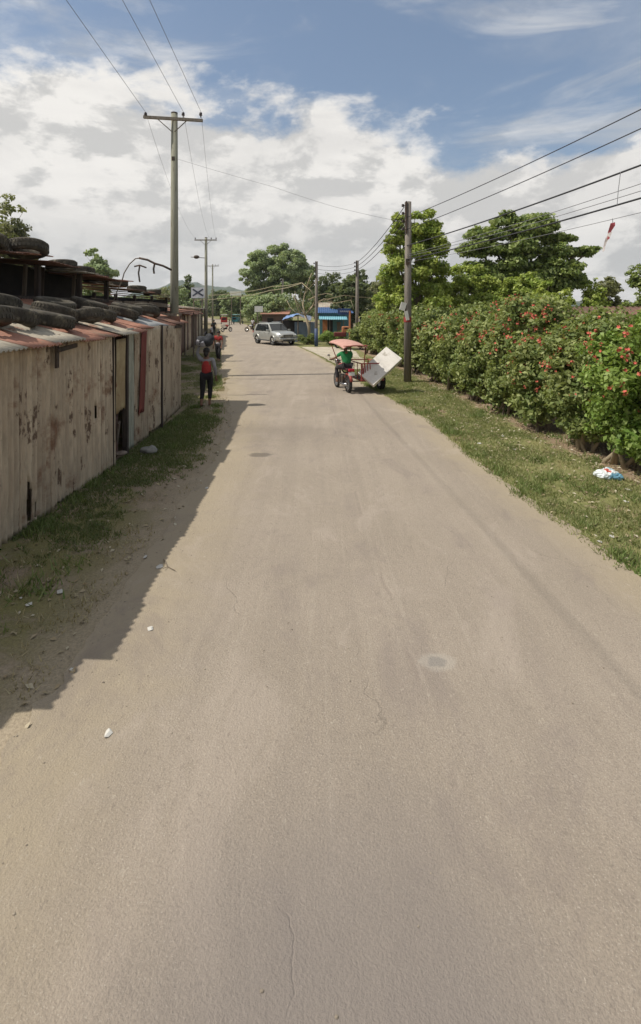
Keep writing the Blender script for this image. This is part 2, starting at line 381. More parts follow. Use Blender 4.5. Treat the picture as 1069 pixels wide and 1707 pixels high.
ysn = [-8+i*.1 for i in range(300)]+[22+i*.5 for i in range(76)]+[60+i*2 for i in range(51)]
strip('dirt_verge', lambda y_: interp(ROAD_L, y_)-9, lambda y_: interp(ROAD_L, y_)+.9, ysn, 40, M_left, .004,
      ('dust', lambda k, l, r, y_: max(0, min(1, 1-abs((r-.9)-(l+(r-l)*k)-.0)/(.75+.35*fr(1, y_, 0, .7))))))
strip('grass_verge', lambda y_: interp(ROAD_R, y_)-.9, lambda y_: interp(ROAD_R, y_)+9, ysn, 40, M_right, .006,
      ('hedge', lambda k, l, r, y_: max(0, min(1, ((l+(r-l)*k)-(interp(HEDGE, y_)-.55))/1.0))))
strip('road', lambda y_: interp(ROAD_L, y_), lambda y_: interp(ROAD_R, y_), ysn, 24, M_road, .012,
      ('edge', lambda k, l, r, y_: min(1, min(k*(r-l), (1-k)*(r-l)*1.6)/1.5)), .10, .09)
M_conc = mat('pale_concrete', (.50, .44, .34), (.40, .34, .26), 1.5, (.22, .20, .12), 2.5, rough=.9, bump=.3)
strip('pavement', lambda y_: interp(ROAD_R, y_)+.15, lambda y_: min(interp(ROAD_R, y_)+3.4, 2.45-(y_-24)*.02), [23.5+i*.25 for i in range(56)], 8, M_conc, .030, None, .05, .12)

# hills behind the town
def ridge(name, x0, x1, yd, base, amp, seed, thick, mt):
    n = 160; vs, fs = [], []
    for i in range(n+1):
        x_ = x0+(x1-x0)*i/n; e = math.sin(math.pi*i/n)**.6
        h = max(2, e*(base+amp*fr(x_, seed, 0, .004, 6)))
        for j, (dy, k) in enumerate(((-thick, 0), (-thick*.6, .42), (-thick*.25, .82), (0, 1), (thick, 0))):
            vs.append((x_, yd+dy+12*fr(x_, j*9+seed, 0, .01), -1 if k == 0 else h*k*(1+.12*fr(x_, j*5, seed, .02))))
    for i in range(n):
        for j in range(4): fs.append((i*5+j, (i+1)*5+j, (i+1)*5+j+1, i*5+j+1))
    return tag(link_mesh(name, vs, fs, mt, smooth=True), kind='structure')
M_hill = mat('hill_scrub', (.045, .07, .045), (.08, .10, .055), .01, (.13, .13, .08), .03, rough=1)
ridge('hills', -900, 250, 1500, 62, 60, 4.0, 260, M_hill)
ridge('low_hills', -700, 900, 900, 20, 18, 9.0, 150, M_hill)

# ------------------------------------------------------------------ foliage
def leafmesh(name, cen, size, mt, parent, nrm=None, rs=None, aspect=.55, size_var=.35):
    """cen: N x 3 leaf centres (local); every leaf one folded rhombus-like quad"""
    N = len(cen); rs = rs or np.random.RandomState(1)
    d = rs.normal(size=(N, 3)); d /= np.linalg.norm(d, axis=1)[:, None]
    if nrm is not None: d = d*.85+nrm; d /= np.linalg.norm(d, axis=1)[:, None]
    a = rs.normal(size=(N, 3)); u = np.cross(d, a); u /= np.linalg.norm(u, axis=1)[:, None]; w = np.cross(d, u)
    L = size*(1+size_var*rs.uniform(-1, 1, N))[:, None]
    p0 = cen-u*L*.5; p2 = cen+u*L*.5-d*L*.12; p1 = cen+w*L*aspect*.5+d*L*.08; p3 = cen-w*L*aspect*.5+d*L*.08
    v = np.stack([p0, p1, p2, p3], 1).reshape(-1, 3).astype(np.float32)
    me = bpy.data.meshes.new(name); me.vertices.add(4*N); me.vertices.foreach_set('co', v.ravel())
    me.loops.add(4*N); me.loops.foreach_set('vertex_index', np.arange(4*N, dtype=np.int32))
    me.polygons.add(N); me.polygons.foreach_set('loop_start', np.arange(0, 4*N, 4, dtype=np.int32))
    me.update(calc_edges=True); me.materials.append(mt)
    o = bpy.data.objects.new(name, me); COL.objects.link(o); o.parent = parent
    return o
def blob_points(blobs, n, rs, clump=.30, kdens=26, lo=.55, flat=.75):
    """leaf clumps spread over the blobs' shells; returns points and outward normals"""
    cs, rr, nn = [], [], []
    for (c, r) in blobs:
        c = np.array(c, float); r = np.array(r if hasattr(r, '__len__') else (r, r, r), float)
        k = max(5, int(kdens*(r.mean()**0+.0)))
        for _ in range(k):
            d = rs.normal(size=3); d /= np.linalg.norm(d)
            q = rs.uniform(lo, 1.02); cs.append(c+d*r*q); rr.append(r.mean()*clump*rs.uniform(.55, 1.35)); nn.append(d)
    cs, rr, nn = np.array(cs), np.array(rr), np.array(nn)
    wgt = rr**2; idx = rs.choice(len(cs), n, p=wgt/wgt.sum())
    d = rs.normal(size=(n, 3)); d /= np.linalg.norm(d, axis=1)[:, None]
    q = rs.uniform(0, 1, n)**.45
    p = cs[idx]+d*(rr[idx]*q)[:, None]*np.array([1.1, 1.1, flat])
    nv = nn[idx]*.4+d*.4+np.array([0, 0, .45])
    return p, nv
def tree(name, label, base, height, blobs, n, size, mt, group=None, trunk_r=.18, bark=None, seed=1, cat='tree', clump=.30, kdens=26, lo=.55, lean=(0,0), aspect=.55, flat=.75):
    rs = np.random.RandomState(seed); random.seed(seed)
    t_ = thing(name, label, cat, base, 0, group)
    p, nv = blob_points(blobs, n, rs, clump, kdens, lo, flat)
    leafmesh('crown', p, size, mt, t_, nv, rs, aspect)
    mb = MB(); fork = Vector((lean[0]*.5, lean[1]*.5, height*.38))
    mb.tube([(0,0,-.05), (lean[0]*.1, lean[1]*.1, height*.15), fork], [trunk_r*1.25, trunk_r, trunk_r*.8], 9)
    for (c, r) in blobs:
        c = Vector(c); mid = fork.lerp(c, .5)+Vector((random.uniform(-.1,.1), random.uniform(-.1,.1), .08))*height*.1
        mb.tube([fork, mid, c], [trunk_r*.5, trunk_r*.3, trunk_r*.1], 6)
        rm = r if isinstance(r, (int, float)) else min(r)
        for _ in range(4):
            e = c+Vector([random.uniform(-1, 1) for _ in range(3)])*rm*.9; mb.tube([mid.lerp(c, .6), e], [trunk_r*.14, trunk_r*.04], 5)
    mb.build('trunk', bark or M_bark, t_, smooth=True)
    return t_

# --- flowering hedge, shrub by shrub, from the near right end along the verge
def flower_proto(rs, size, mt):
    mb = MB()
    for q in range(rs.randint(2, 5)):
        c = Vector(rs.uniform(-.035, .035, 3)); d = Vector(rs.normal(size=3)+np.array([-.9, -.9, .6])).normalized()
        u = d.orthogonal().normalized(); w = d.cross(u); s_ = size*rs.uniform(.8, 1.2); ring = [c]
        for k in range(10):
            a = 2*math.pi*k/10; rr = s_ if k % 2 == 0 else s_*.55; ring.append(c+(u*math.cos(a)+w*math.sin(a))*rr+d*s_*.25)
        mb.add(ring, [(0, k+1, (k+1) % 10+1) for k in range(10)])
    me = bpy.data.meshes.new('flower'); me.from_pydata([tuple(v) for v in mb.v], [], mb.f); me.materials.append(mt); return me
def flowers(pts, protos, parent, rs):
    for p in pts:
        o = bpy.data.objects.new('flower', protos[rs.randint(len(protos))]); COL.objects.link(o); o.parent = parent; o.location = p
        o.rotation_euler = (rs.uniform(-.5, .5), rs.uniform(-.5, .5), rs.uniform(-.8, .8)); sc = rs.uniform(.7, 1.3); o.scale = (sc, sc, sc)
M_flower = mat('red_blossom', (.60, .12, .085), (.46, .13, .09), 20, rough=.7)
FP = [flower_proto(np.random.RandomState(q), .030, M_flower) for q in range(8)]
ORD = ['nearest', 'second', 'third', 'fourth', 'fifth', 'sixth', 'seventh', 'eighth', 'ninth', 'tenth', 'eleventh', 'twelfth', 'thirteenth', 'fourteenth']
hy = [5.6, 7.3, 8.9, 10.4, 12.0, 13.7, 15.5, 17.4, 19.6, 22.2, 25.0, 28.2, 31.8]
hdesc = ['leafy green', 'fresh green, thickly flowered', 'bright green, low branching', 'greyish green', 'dense dull green', 'rounded', 'loose twiggy', 'dull green', 'sparsely flowered', 'olive green', 'plain green', 'yellowish green', 'low dark green']
for i, hyv in enumerate(hy):
    rs = np.random.RandomState(40+i)
    bx = interp(HEDGE, hyv)+.72
    t_ = thing('flowering_shrub', '%s red-flowered hedge shrub, %s along the hedge from the near right end' % (hdesc[i], 'first' if i == 0 else ORD[i]),
               'shrub', (bx, hyv, 0), 0, 'shrubs of the red flowering hedge')
    hgt = 2.86+.10*rs.uniform(-1, 1)+(.12 if i > 3 else 0)-(.12 if i == 3 else 0)
    near = i < 7
    sp_ = .88 if i < 7 else 1.15
    dp = [0, .05, .22, 0, .16, .02, .2, .04, .18, .05, .15, .1, .2][i]; hgt -= dp*.4
    blobs = [((rs.uniform(-.2,.2), rs.uniform(-.2,.2), hgt-.78-dp), (.95*sp_, 1.0*sp_, .75)),
             ((-.42, -.30*sp_, 1.60), (.72, .55*sp_, .66)), ((-.32, .42*sp_, 1.42), (.66, .50*sp_, .66)),
             ((.5, 0, 1.5), (.8, 1.0*sp_, .9)), ((-.55, rs.uniform(-.4,.4), .92), (.50, .8*sp_, .52)), ((-.15, 0, .62), (.70, 1.0*sp_, .52)), ((-.5, rs.uniform(-.7,.7), .55), (.35, .4, .36)),
             ((rs.uniform(-.5,.2), rs.uniform(-.7,.7), hgt-.35), (.45, .5, .42)), ((rs.uniform(-.4,.4), rs.uniform(-.7,.7), hgt-.25), (.35, .4, .34)),
             ((-.6, rs.uniform(-.7,.7), 1.95), (.42, .42, .4))]
    nl = 24000 if i < 4 else (15000 if i < 8 else 9000); lsz = .098 if i < 4 else (.115 if i < 8 else .15)
    p, nv = blob_points(blobs, nl, rs, .40, 30, .5)
    leafmesh('foliage', p, lsz, M_hedge_b if i in (1, 2) else M_hedge, t_, nv, rs, .58)
    pf, _ = blob_points(blobs, 1500, rs, .3, 26, .85)
    out = pf[(pf[:, 0] < -.15) & (pf[:, 2] > (1.0 if i < 5 else 1.6))]
    out = out[np.argsort(-(out[:, 2]*.25-out[:, 0]+rs.uniform(0, 3.0, len(out))))][: [95, 95, 90, 84, 84, 76, 60, 44, 28, 14, 6, 2, 1][i]]
    flowers(out+np.array([-.08, 0, .03]), FP, t_, rs)
    mb = MB()
    for k in range(8):
        a = rs.uniform(0, 6.28); b0 = Vector((-.55+rs.uniform(-.18,.3), rs.uniform(-.5,.5), -.03)); q = Vector((rs.uniform(-.6,.3), rs.uniform(-.7,.7), 1.25))
        mid = b0.lerp(q, .45)+Vector((rs.uniform(-.12,.12), rs.uniform(-.12,.12), 0))
        mb.tube([b0, mid, q, q+Vector((rs.uniform(-.3,.3), rs.uniform(-.3,.3), .8))], [.038, .028, .022, .010], 7)
    mb.build('stems', M_bark_pale if i in (1, 2, 3) else M_bark, t_, smooth=True)

# --- trees
tree('slender_tree', 'bright green upright tree just behind the right-hand wooden pole', (4.55, 24.5, 0), 7.6,
     [((.15,0,6.85),(.75,.75,.85)),((-.9,0,6.4),(.55,.6,.6)),((-.25,.2,5.6),(1.2,1.1,1.0)),((.75,0,5.6),(.8,.9,1.1)),((-.6,-.3,4.3),(1.15,1.1,.9)),((.8,0,4.4),(.95,.9,1.0)),
      ((-1.0,-.2,3.0),(.9,1.0,.95)),((.3,-.3,3.0),(1.2,1.0,1.0)),((-1.3,-.2,5.9),(.3,.3,.45)),((1.0,0,6.5),(.4,.4,.5)),((-.9,-.2,7.1),(.3,.3,.3))],
     34000, .16, M_treeA, trunk_r=.16, seed=3, clump=.36, kdens=20)
tree('almond_tree', 'broad dark green tree with layered spreading branches above the hedge', (11.3, 28.5, 0), 8.3,
     [((-.9,0,7.75),(.75,.9,.40)),((.9,0,7.6),(1.0,1.1,.42)),((-2.0,0,7.0),(1.15,1.2,.45)),((.3,-.4,7.0),(1.4,1.2,.5)),((1.9,0,6.7),(.9,.9,.36)),
      ((-2.6,-.3,6.1),(1.0,1.2,.5)),((-.5,-.6,6.0),(1.6,1.2,.55)),((1.7,-.2,5.9),(1.3,1.2,.40)),((3.15,0,6.0),(.8,.6,.26)),((3.9,0,6.15),(.35,.4,.16)),((-1.6,-.5,5.1),(1.5,1.2,.55)),((.9,-.5,5.0),(1.6,1.2,.5)),((2.6,0,5.1),(.9,.8,.35)),
      ((-2.7,-.5,4.4),(1.2,1.0,.7)),((-.4,-.7,4.2),(1.8,1.2,.7)),((1.9,-.3,4.2),(1.4,1.1,.6)),((3.2,.4,4.4),(.7,.7,.5))],
     44000, .20, M_treeB, trunk_r=.26, seed=5, clump=.46, kdens=24, lo=.35, aspect=.7, flat=.50)
tree('mango_tree', 'light green low tree between the slender tree and the layered one', (8.0, 26, 0), 5.2,
     [((-.3,0,4.3),(1.1,1,.8)),((.8,0,3.9),(1.0,1,.9)),((-.9,0,3.3),(1.0,1,.9)),((.4,-.5,3.0),(1.3,1,.9)),((2.1,-.5,3.9),(1.0,1,.7)),((1.6,-.8,3.1),(1.1,1,.8)),((-2.0,0,3.6),(.8,.8,.9))],
     20000, .17, M_treeA, trunk_r=.14, seed=8)
tree('acacia_tree', 'wide rounded pale green tree far down the road behind the silver car', (-7.6, 92, 0), 14.6,
     [((0,0,12.4),(3.4,3.5,1.9)),((-3.4,0,11.3),(2.6,3,1.9)),((3.2,0,11.6),(2.8,3,1.7)),((-5.0,0,8.9),(2.0,2.5,1.5)),((-1.5,-1,9.6),(3.4,3,1.8)),((3.0,-1,9.4),(3.2,3,1.9)),
      ((5.0,0,9.2),(1.6,2,1.7)),((-3.6,0,6.6),(2.8,2.5,1.6)),((.6,-1,7.2),(3.2,2.5,1.7)),((4.4,0,6.6),(2.2,2.4,1.7))],
     42000, .42, M_treeC, trunk_r=.5, seed=11, clump=.34, kdens=18, lo=.4)
LT = [ # label, x, y, height, width, n, size, mat, seed
 ('olive leaved tree rising behind the near shack at the left edge of the photo', -17.6, 29, 9.3, 2.7, 13000, .24, M_olive, 21),
 ('green tree with a pointed crown behind the tyre-topped shack roofs', -20.4, 46, 8.6, 2.4, 12000, .34, M_treeC, 22),
 ('small dark tree just right of the tall pole, far behind the shacks', -25.4, 98, 9.3, 2.6, 6000, .40, M_treeD, 23),
 ('low olive tree left of the far tricycles', -34, 115, 8.2, 4.6, 7000, .5, M_olive, 24),
 ('dark bushy tree behind the blue building', 1.5, 72, 8.0, 4.2, 15000, .34, M_treeD, 25),
 ('dark tree left of the leaning poles behind the tarp stall', 5.4, 68, 8.0, 3.6, 13000, .34, M_treeD, 26),
 ('dark green tree between the far pole and the bright slender tree', 3.2, 52, 6.3, 2.8, 12000, .28, M_treeD, 27),
 ('rounded dull green tree beside the pale houses', 6.6, 56, 6.4, 2.9, 12000, .28, M_olive, 28),
 ('dull green bush mass under the far rounded tree', -6.5, 66, 4.9, 3.4, 12000, .30, M_treeC, 29),
 ('leafy tree at the road end, right of the far tricycles', -19.6, 118, 6.4, 4.2, 8000, .5, M_treeD, 30),
 ('low green tree at the road end above the red tricycle', -14.4, 110, 6.2, 4.4, 8000, .5, M_treeC, 31),
 ('yellow green bushy tree right of the layered tree', 14.7, 27.5, 4.5, 1.6, 10000, .17, M_treeA, 32),
 ('sparse tree with a tall tip beyond the hedge near the right edge', 18.8, 33, 5.0, 1.7, 7000, .20, M_olive, 33),
 ('dark green tree cut off by the right edge of the photo', 17.0, 27, 5.3, 1.8, 10000, .18, M_treeB, 34),
 ('round green tree low at the foot of the layered tree', 10.6, 24.0, 4.2, 1.9, 12000, .17, M_treeA, 35),
 ('dark leafy tree deep in the road bend', -27.5, 140, 8.0, 6.5, 8000, .6, M_treeD, 36),
 ('leafy green tree behind the far end of the shack row', -24.5, 92, 6.6, 3.2, 9000, .36, M_treeC, 38),
 ('light green tree above the teal tricycle', -18.0, 106, 6.2, 3.4, 9000, .40, M_treeC, 39),
 ('pale green tree right of the deep bend', -10.0, 85, 5.6, 3.8, 9000, .38, M_treeC, 37)]
for (lb, x_, y_, h, w, n, sz, mt, sd_) in LT:
    rs = np.random.RandomState(sd_); bl = []
    for k in range(11):
        a = rs.uniform(0, 6.28); q = rs.uniform(0, .62); zz = h*rs.uniform(.42, .82); rr = w*rs.uniform(.26, .46)
        bl.append(((math.cos(a)*w*q, math.sin(a)*w*q, zz), (rr, rr, min(rr*.8, h-zz))))
    bl.append(((0, 0, h*.86), (w*.32, w*.32, h*.14))); bl.append(((-.2*w, 0, h*.35), (w*.6, w*.6, h*.2))); bl.append(((.3*w, 0, h*.30), (w*.6, w*.6, h*.2)))
    tree('leafy_tree', lb, (x_, y_, 0), h, bl, n, sz, mt, 'trees beyond the road', trunk_r=.02*h, seed=sd_)
# wooded skyline
rs = np.random.RandomState(77)
bl = []
for k in range(90):
    a = rs.uniform(-75, 75); yy = rs.uniform(185, 260); bl.append(((a-15, yy, rs.uniform(1, 5.0)), (rs.uniform(4, 9), 5, rs.uniform(2.5, 5))))
p, nv = blob_points(bl, 42000, rs, .35, 12, .4)
o = leafmesh('woodland', p, 1.1, M_treeD, None, nv, rs); tag(o, 'far-off belt of trees along the skyline', 'woodland', kind='stuff')

# --- grass, dry leaves
def blades(name, pts, h, mt, label, seed, wid=.006):
    rs = np.random.RandomState(seed); N = len(pts); p = np.array(pts)
    a = rs.uniform(0, 6.283, N); hh = h*rs.uniform(.5, 1.3, N); u = np.stack([np.cos(a), np.sin(a), np.zeros(N)], 1)*wid*rs.uniform(.7, 1.6, N)[:, None]
    ln = rs.normal(size=(N, 2))*.6; tip = p+np.stack([ln[:, 0]*hh, ln[:, 1]*hh, hh], 1)
    v = np.stack([p-u, p+u, tip], 1).reshape(-1, 3).astype(np.float32)
    me = bpy.data.meshes.new(name); me.vertices.add(3*N); me.vertices.foreach_set('co', v.ravel()); me.loops.add(3*N)
    me.loops.foreach_set('vertex_index', np.arange(3*N, dtype=np.int32)); me.polygons.add(N); me.polygons.foreach_set('loop_start', np.arange(0, 3*N, 3, dtype=np.int32))
    me.update(calc_edges=True); me.materials.append(mt); o = bpy.data.objects.new(name, me); COL.objects.link(o)
    return tag(o, label, 'grass', kind='stuff')
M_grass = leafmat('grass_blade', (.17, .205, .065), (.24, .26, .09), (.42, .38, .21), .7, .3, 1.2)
M_grass_l = leafmat('grass_blade_shade_tinted', (.11, .15, .045), (.15, .18, .06), (.24, .22, .11), .7, .3, 1.2)  # darker copy of the grass, the left verge's shade mixed into its colour
rs = np.random.RandomState(5); pts = []
for _ in range(330000):
    y_ = 2.5+27*rs.uniform()**1.5; l = interp(ROAD_R, y_)-.02; r = interp(HEDGE, y_)+1.2; x_ = rs.uniform(l-.10, r)
    dn = .55+.9*fr(x_, y_, 2, .9, 4)+.5*fr(x_, y_, 8, 5, 2)
    if x_ > r-1.6: dn -= 1.1*(x_-(r-1.6))
    e = (x_-l)/.25
    if rs.uniform() < dn*min(1, .45+.55*max(e, -.5)): pts.append((x_, y_, .006))
blades('grass', pts, .045, M_grass, 'short green grass on the verge between the road and the hedge', 1)
pts = []
for _ in range(200000):
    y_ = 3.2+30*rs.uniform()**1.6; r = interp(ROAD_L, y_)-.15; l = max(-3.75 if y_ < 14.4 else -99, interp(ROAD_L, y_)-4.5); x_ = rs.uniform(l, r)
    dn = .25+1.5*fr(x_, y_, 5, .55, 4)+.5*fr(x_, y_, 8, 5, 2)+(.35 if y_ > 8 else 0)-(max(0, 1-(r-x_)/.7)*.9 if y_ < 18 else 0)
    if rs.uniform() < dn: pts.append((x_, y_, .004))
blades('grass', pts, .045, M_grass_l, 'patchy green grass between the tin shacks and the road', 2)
M_weed = leafmat('weed_leaf', (.13, .19, .05), (.18, .23, .07), (.30, .30, .13), .7, .3, 2.0)
pts = []
for _ in range(150):
    side = rs.uniform() < .6; y_ = 3.5+18*rs.uniform()**1.3
    cx_ = rs.uniform(interp(ROAD_R, y_)+.05, interp(HEDGE, y_)+.5) if side else rs.uniform(-3.66, -2.5)
    if not side and rs.uniform() < .5: cx_ = rs.uniform(-3.68, -3.5)
    if rs.uniform() < .35 and side: cx_ = interp(ROAD_R, y_)+rs.uniform(0, .25)
    if not side: cx_ = min(cx_, interp(ROAD_L, y_)-.35)
    for _k in range(rs.randint(25, 110)): pts.append((cx_+rs.normal()*.09, y_+rs.normal()*.11, .004))
pts_d = []
for _ in range(26000):
    y_ = 3+18*rs.uniform()**1.4
    if rs.uniform() < .6: x_ = rs.uniform(interp(ROAD_R, y_), interp(HEDGE, y_)+.6)
    else: x_ = rs.uniform(-3.6, interp(ROAD_L, y_)-.1)
    if fr(x_, y_, 6, 1.6, 3) > .05: pts_d.append((x_, y_, .004))
M_straw = leafmat('dry_straw', (.30, .24, .12), (.38, .31, .17), (.48, .42, .27), .8, .2, 2.0)
blades('dry_grass', pts_d, .05, M_straw, 'dry straw coloured grass mixed into both verges', 7, .005)
blades('weeds', pts, .10, M_weed, 'taller weed tufts on the verges and along the foot of the shack wall', 3, .008)
M_dry = leafmat('dry_leaf', (.38, .32, .20), (.30, .22, .13), (.55, .50, .38), .8, .1)
pts = []
for _ in range(16000):
    y_ = 3+20*rs.uniform()**1.2; l = interp(ROAD_R, y_); r = interp(HEDGE, y_)+1.3; x_ = l+(r-l)*rs.uniform()**.7
    if rs.uniform() < .12+.8*max(0, fr(x_, y_, 3, 1.3))+(.25 if x_ > r-1.6 else 0): pts.append((x_, y_, .03))
for _ in range(500):
    y_ = rs.uniform(3.3, 16); pts.append((rs.uniform(-3.6, interp(ROAD_L, y_)+.1), y_, .018))
tag(leafmesh('fallen_leaves', np.array(pts), .060, M_dry, None, np.tile([0, 0, 1.8], (len(pts), 1)), rs), 'dry pale leaves scattered over both verges', 'dry leaves', kind='stuff')
mb = MB(); random.seed(4)                                           # grit
for _ in range(380):
    y_ = 1.2+random.random()**1.5*16; x_ = random.uniform(interp(ROAD_L, y_)-.5, interp(ROAD_R, y_)+.2)
    if random.random() < .65: x_ = interp(ROAD_L, y_)+random.gauss(0, .35)
    r = random.uniform(.003, .008); mb.ball((x_, y_, .012+r*.3), (r*random.uniform(.8, 1.6), r, r*.6), 6, 4)
tag(mb.build('gravel', mat('grit', (.34, .29, .22), (.16, .13, .10), 3, rough=.95)), 'loose grit scattered along the road', 'gravel', kind='stuff')

# ------------------------------------------------------------------ corrugated sheet builders
def corr(name, A, U, V, w, h, mt, parent, pitch=.076, amp=.011, rag0=0, rag1=0, seed=0, hole=None, nv=None, curl=0, thick=.0):
    """sheet from corner A, across U (ridges repeat), along V (ridge direction)"""
    U = Vector(U).normalized(); V = Vector(V).normalized(); Nn = U.cross(V).normalized(); A = Vector(A)
    nu = max(4, int(w/pitch*6)); nv = nv or max(2, int(h/.10)); vs, fs = [], []
    for j in range(nv+1):
        for i in range(nu+1):
            u = w*i/nu; v = h*j/nv
            if j == 0 and rag0: v += rag0*(abs(fr(u, seed, 0, 3.1))+.8*abs(fr(u, seed+5, 0, 11)))
            if j == nv and rag1: v -= rag1*(abs(fr(u, seed+9, 0, 3.1))+.8*abs(fr(u, seed+7, 0, 11)))
            q = amp*math.sin(2*math.pi*u/pitch)+.012*fr(u, v, seed, 1.3, 2)+curl*math.sin(math.pi*i/nu)*(j/nv)
            vs.append(A+U*u+V*v+Nn*q)
    for j in range(nv):
        for i in range(nu):
            if hole:
                u = w*(i+.5)/nu; v = h*(j+.5)/nv
                if any(((u-a)/c)**2+((v-b)/d)**2 < 1+.5*fr(u, v, 3, 14) for (a, b, c, d) in hole): continue
            k = j*(nu+1)+i; fs.append((k, k+1, k+nu+2, k+nu+1))
    o = link_mesh(name, vs, fs, mt, parent, local=False, smooth=True)
    m = o.modifiers.new('thickness', 'SOLIDIFY'); m.thickness = .003
    return o

# --- near shack: rough tin wall along the verge, lean-to roof, open dark gap, upper roof
sh = thing('tin_shack', 'long rusty corrugated tin shack lining the left side of the road', 'shack', (-4.8, 9, 0))
WX = [(3.2,-3.80),(6,-3.76),(9.05,-3.66),(10.4,-3.78),(11.9,-3.74),(14.5,-3.98)]
random.seed(12)
y_ = 3.35; k = 0
while y_ < 9.0:
    w = min(.72+random.uniform(-.05, .08), 9.05-y_+.02)
    x0 = interp(WX, y_)+random.uniform(-.012, .012); x1 = interp(WX, y_+w)
    hole = []
    if y_ <= 6.5 < y_+w: hole = [(6.52-y_, .33, .060, .27), (6.68-y_, .20, .04, .12)]
    if y_ <= 8.3 < y_+w: hole = [(8.33-y_, 1.12, .045, .13)]
    if k == 2: hole = [(.3, .15, .06, .1)]
    corr('wall_sheet', (x0-.004*(k % 2), y_, -.02), (x1-x0, w, 0), (random.uniform(-.01,.01), random.uniform(-.01,.01), 1), w+.05, 2.36+random.uniform(-.03, .03),
         M_wall, sh, rag0=.10 if y_ > 6 else .04, seed=k*3.7, hole=hole, rag1=.03, amp=.024, pitch=.105)
    y_ += w; k += 1
# pieces either side of the gap
corr('wall_sheet', (-3.655, 9.12, .90), (-.03, .42, 0), (0,0,1), .50, 1.35, mat('yellowed_tin', (.42, .34, .20), (.30, .22, .12), 3, (.20, .10, .06), 5, rough=.7), sh, seed=21, rag0=.12)
corr('wall_sheet', (-3.80, 9.10, 0), (-.04, .5, 0), (0,0,1), .55, .85, M_wall_b, sh, seed=23, rag1=.1, rag0=.05)
MB().box((-3.74, 9.78, 1.2), (.09, .09, 2.4)).box((-3.7, 9.05, 1.15), (.08, .06, 2.3)).build('door_post', M_darkwood, sh, local=False)
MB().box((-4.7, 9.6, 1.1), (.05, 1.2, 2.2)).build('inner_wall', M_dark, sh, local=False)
corr('wall_sheet', (-3.79, 9.98, .0), (.01, .40, 0), (0,0,1), .34, 2.42, M_wall_g, sh, seed=31, rag0=.08)
corr('wall_sheet', (-3.77, 10.30, .0), (.02, .9, 0), (.0,.0,1), .80, 2.40, M_wall, sh, seed=33, rag0=.10, amp=.022, pitch=.105)
corr('wall_strip', (-3.715, 10.42, .55), (.01, .30, 0), (0,.10,1), .30, 1.8, M_wall_r, sh, seed=35, rag0=.25, amp=.008)
corr('wall_sheet', (-3.76, 11.06, .03), (.0, .9, 0), (0,0,1), .86, 2.38, M_wall, sh, seed=37, rag0=.14, amp=.022, pitch=.105)
MB().box((-3.74, 11.97, 1.2), (.07, .07, 2.45)).build('wall_post', M_darkwood, sh, local=False)
corr('wall_sheet', (-3.78, 12.06, .0), (-.10, 1.2, 0), (0,0,1), 1.24, 2.38, M_wall, sh, seed=41, rag0=.08, amp=.022, pitch=.105)
corr('wall_sheet', (-3.87, 13.25, .0), (-.10, 1.2, 0), (0,0,1), 1.26, 2.36, M_wall, sh, seed=43, rag0=.06, amp=.022, pitch=.105)
# end walls and back
MB().box((-5.6, 3.32, 1.2), (3.6, .06, 2.4)).box((-5.9, 14.52, 1.3), (3.8, .06, 2.6)).box((-8.9, 9, 1.9), (.06, 11.4, 3.8)).build('back_wall', M_wall_b, sh, local=False)
mbp = MB()
for yy in (3.5, 5.2, 7.1, 9.0, 10.9, 12.8, 14.4):
    mbp.box((-6.05, yy, 1.9), (.10, .10, 3.7))
mbp.box((-6.05, 8.95, 3.02), (.08, 11.1, .10)); mbp.box((-3.86, 6.1, 2.27), (.05, 5.9, .07)); mbp.box((-3.9, 11.8, 2.32), (.05, 5.0, .07))
mbp.build('timber_frame', M_darkwood, sh, local=False)
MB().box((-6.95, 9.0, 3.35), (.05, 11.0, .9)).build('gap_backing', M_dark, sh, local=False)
for yy, dx in ((4.4, 0), (5.5, .05), (7.6, 0), (8.3, .1), (9.7, 0), (11.2, .05), (12.0, 0), (13.4, .06)):
    MB().box((-6.55+dx, yy, 3.38), (.07, .06, .82), (0, .05, .1)).build('gap_post', M_wood if dx else M_darkwood, sh, local=False)
# lower roof
y_ = 3.3; k = 0
seq = [M_roof_red, M_roof_pale, M_roof_red, M_roof_pale, M_roof_red, M_roof_pale, M_roof_red, M_roof_red, M_roof_pale, M_roof_red, M_roof_red, M_roof_grey, M_roof_grey, M_roof_red, M_roof_brown]
while y_ < 14.4:
    w = random.uniform(.70, .86); ex = interp([(3.3,-3.42),(6,-3.42),(9,-3.52),(11.4,-3.74),(14.4,-3.92)], y_)+random.uniform(-.045, .03)
    if y_ < 3.6: ex, w = -3.62, .5
    ze = 2.34+random.uniform(-.025, .025)+(.03 if y_ > 10.6 else 0)+(.0 if k % 2 else .008)
    A = Vector((ex, y_, ze)); B = Vector((-6.15, y_+random.uniform(-.05,.05), 3.02))
    corr('roof_sheet', A, (0, 1, random.uniform(-.03, .03)), B-A, w+.08, (B-A).length, seq[k % 15], sh, seed=k*2.3, rag0=.02, pitch=.09, amp=.014, nv=10)
    y_ += w; k += 1
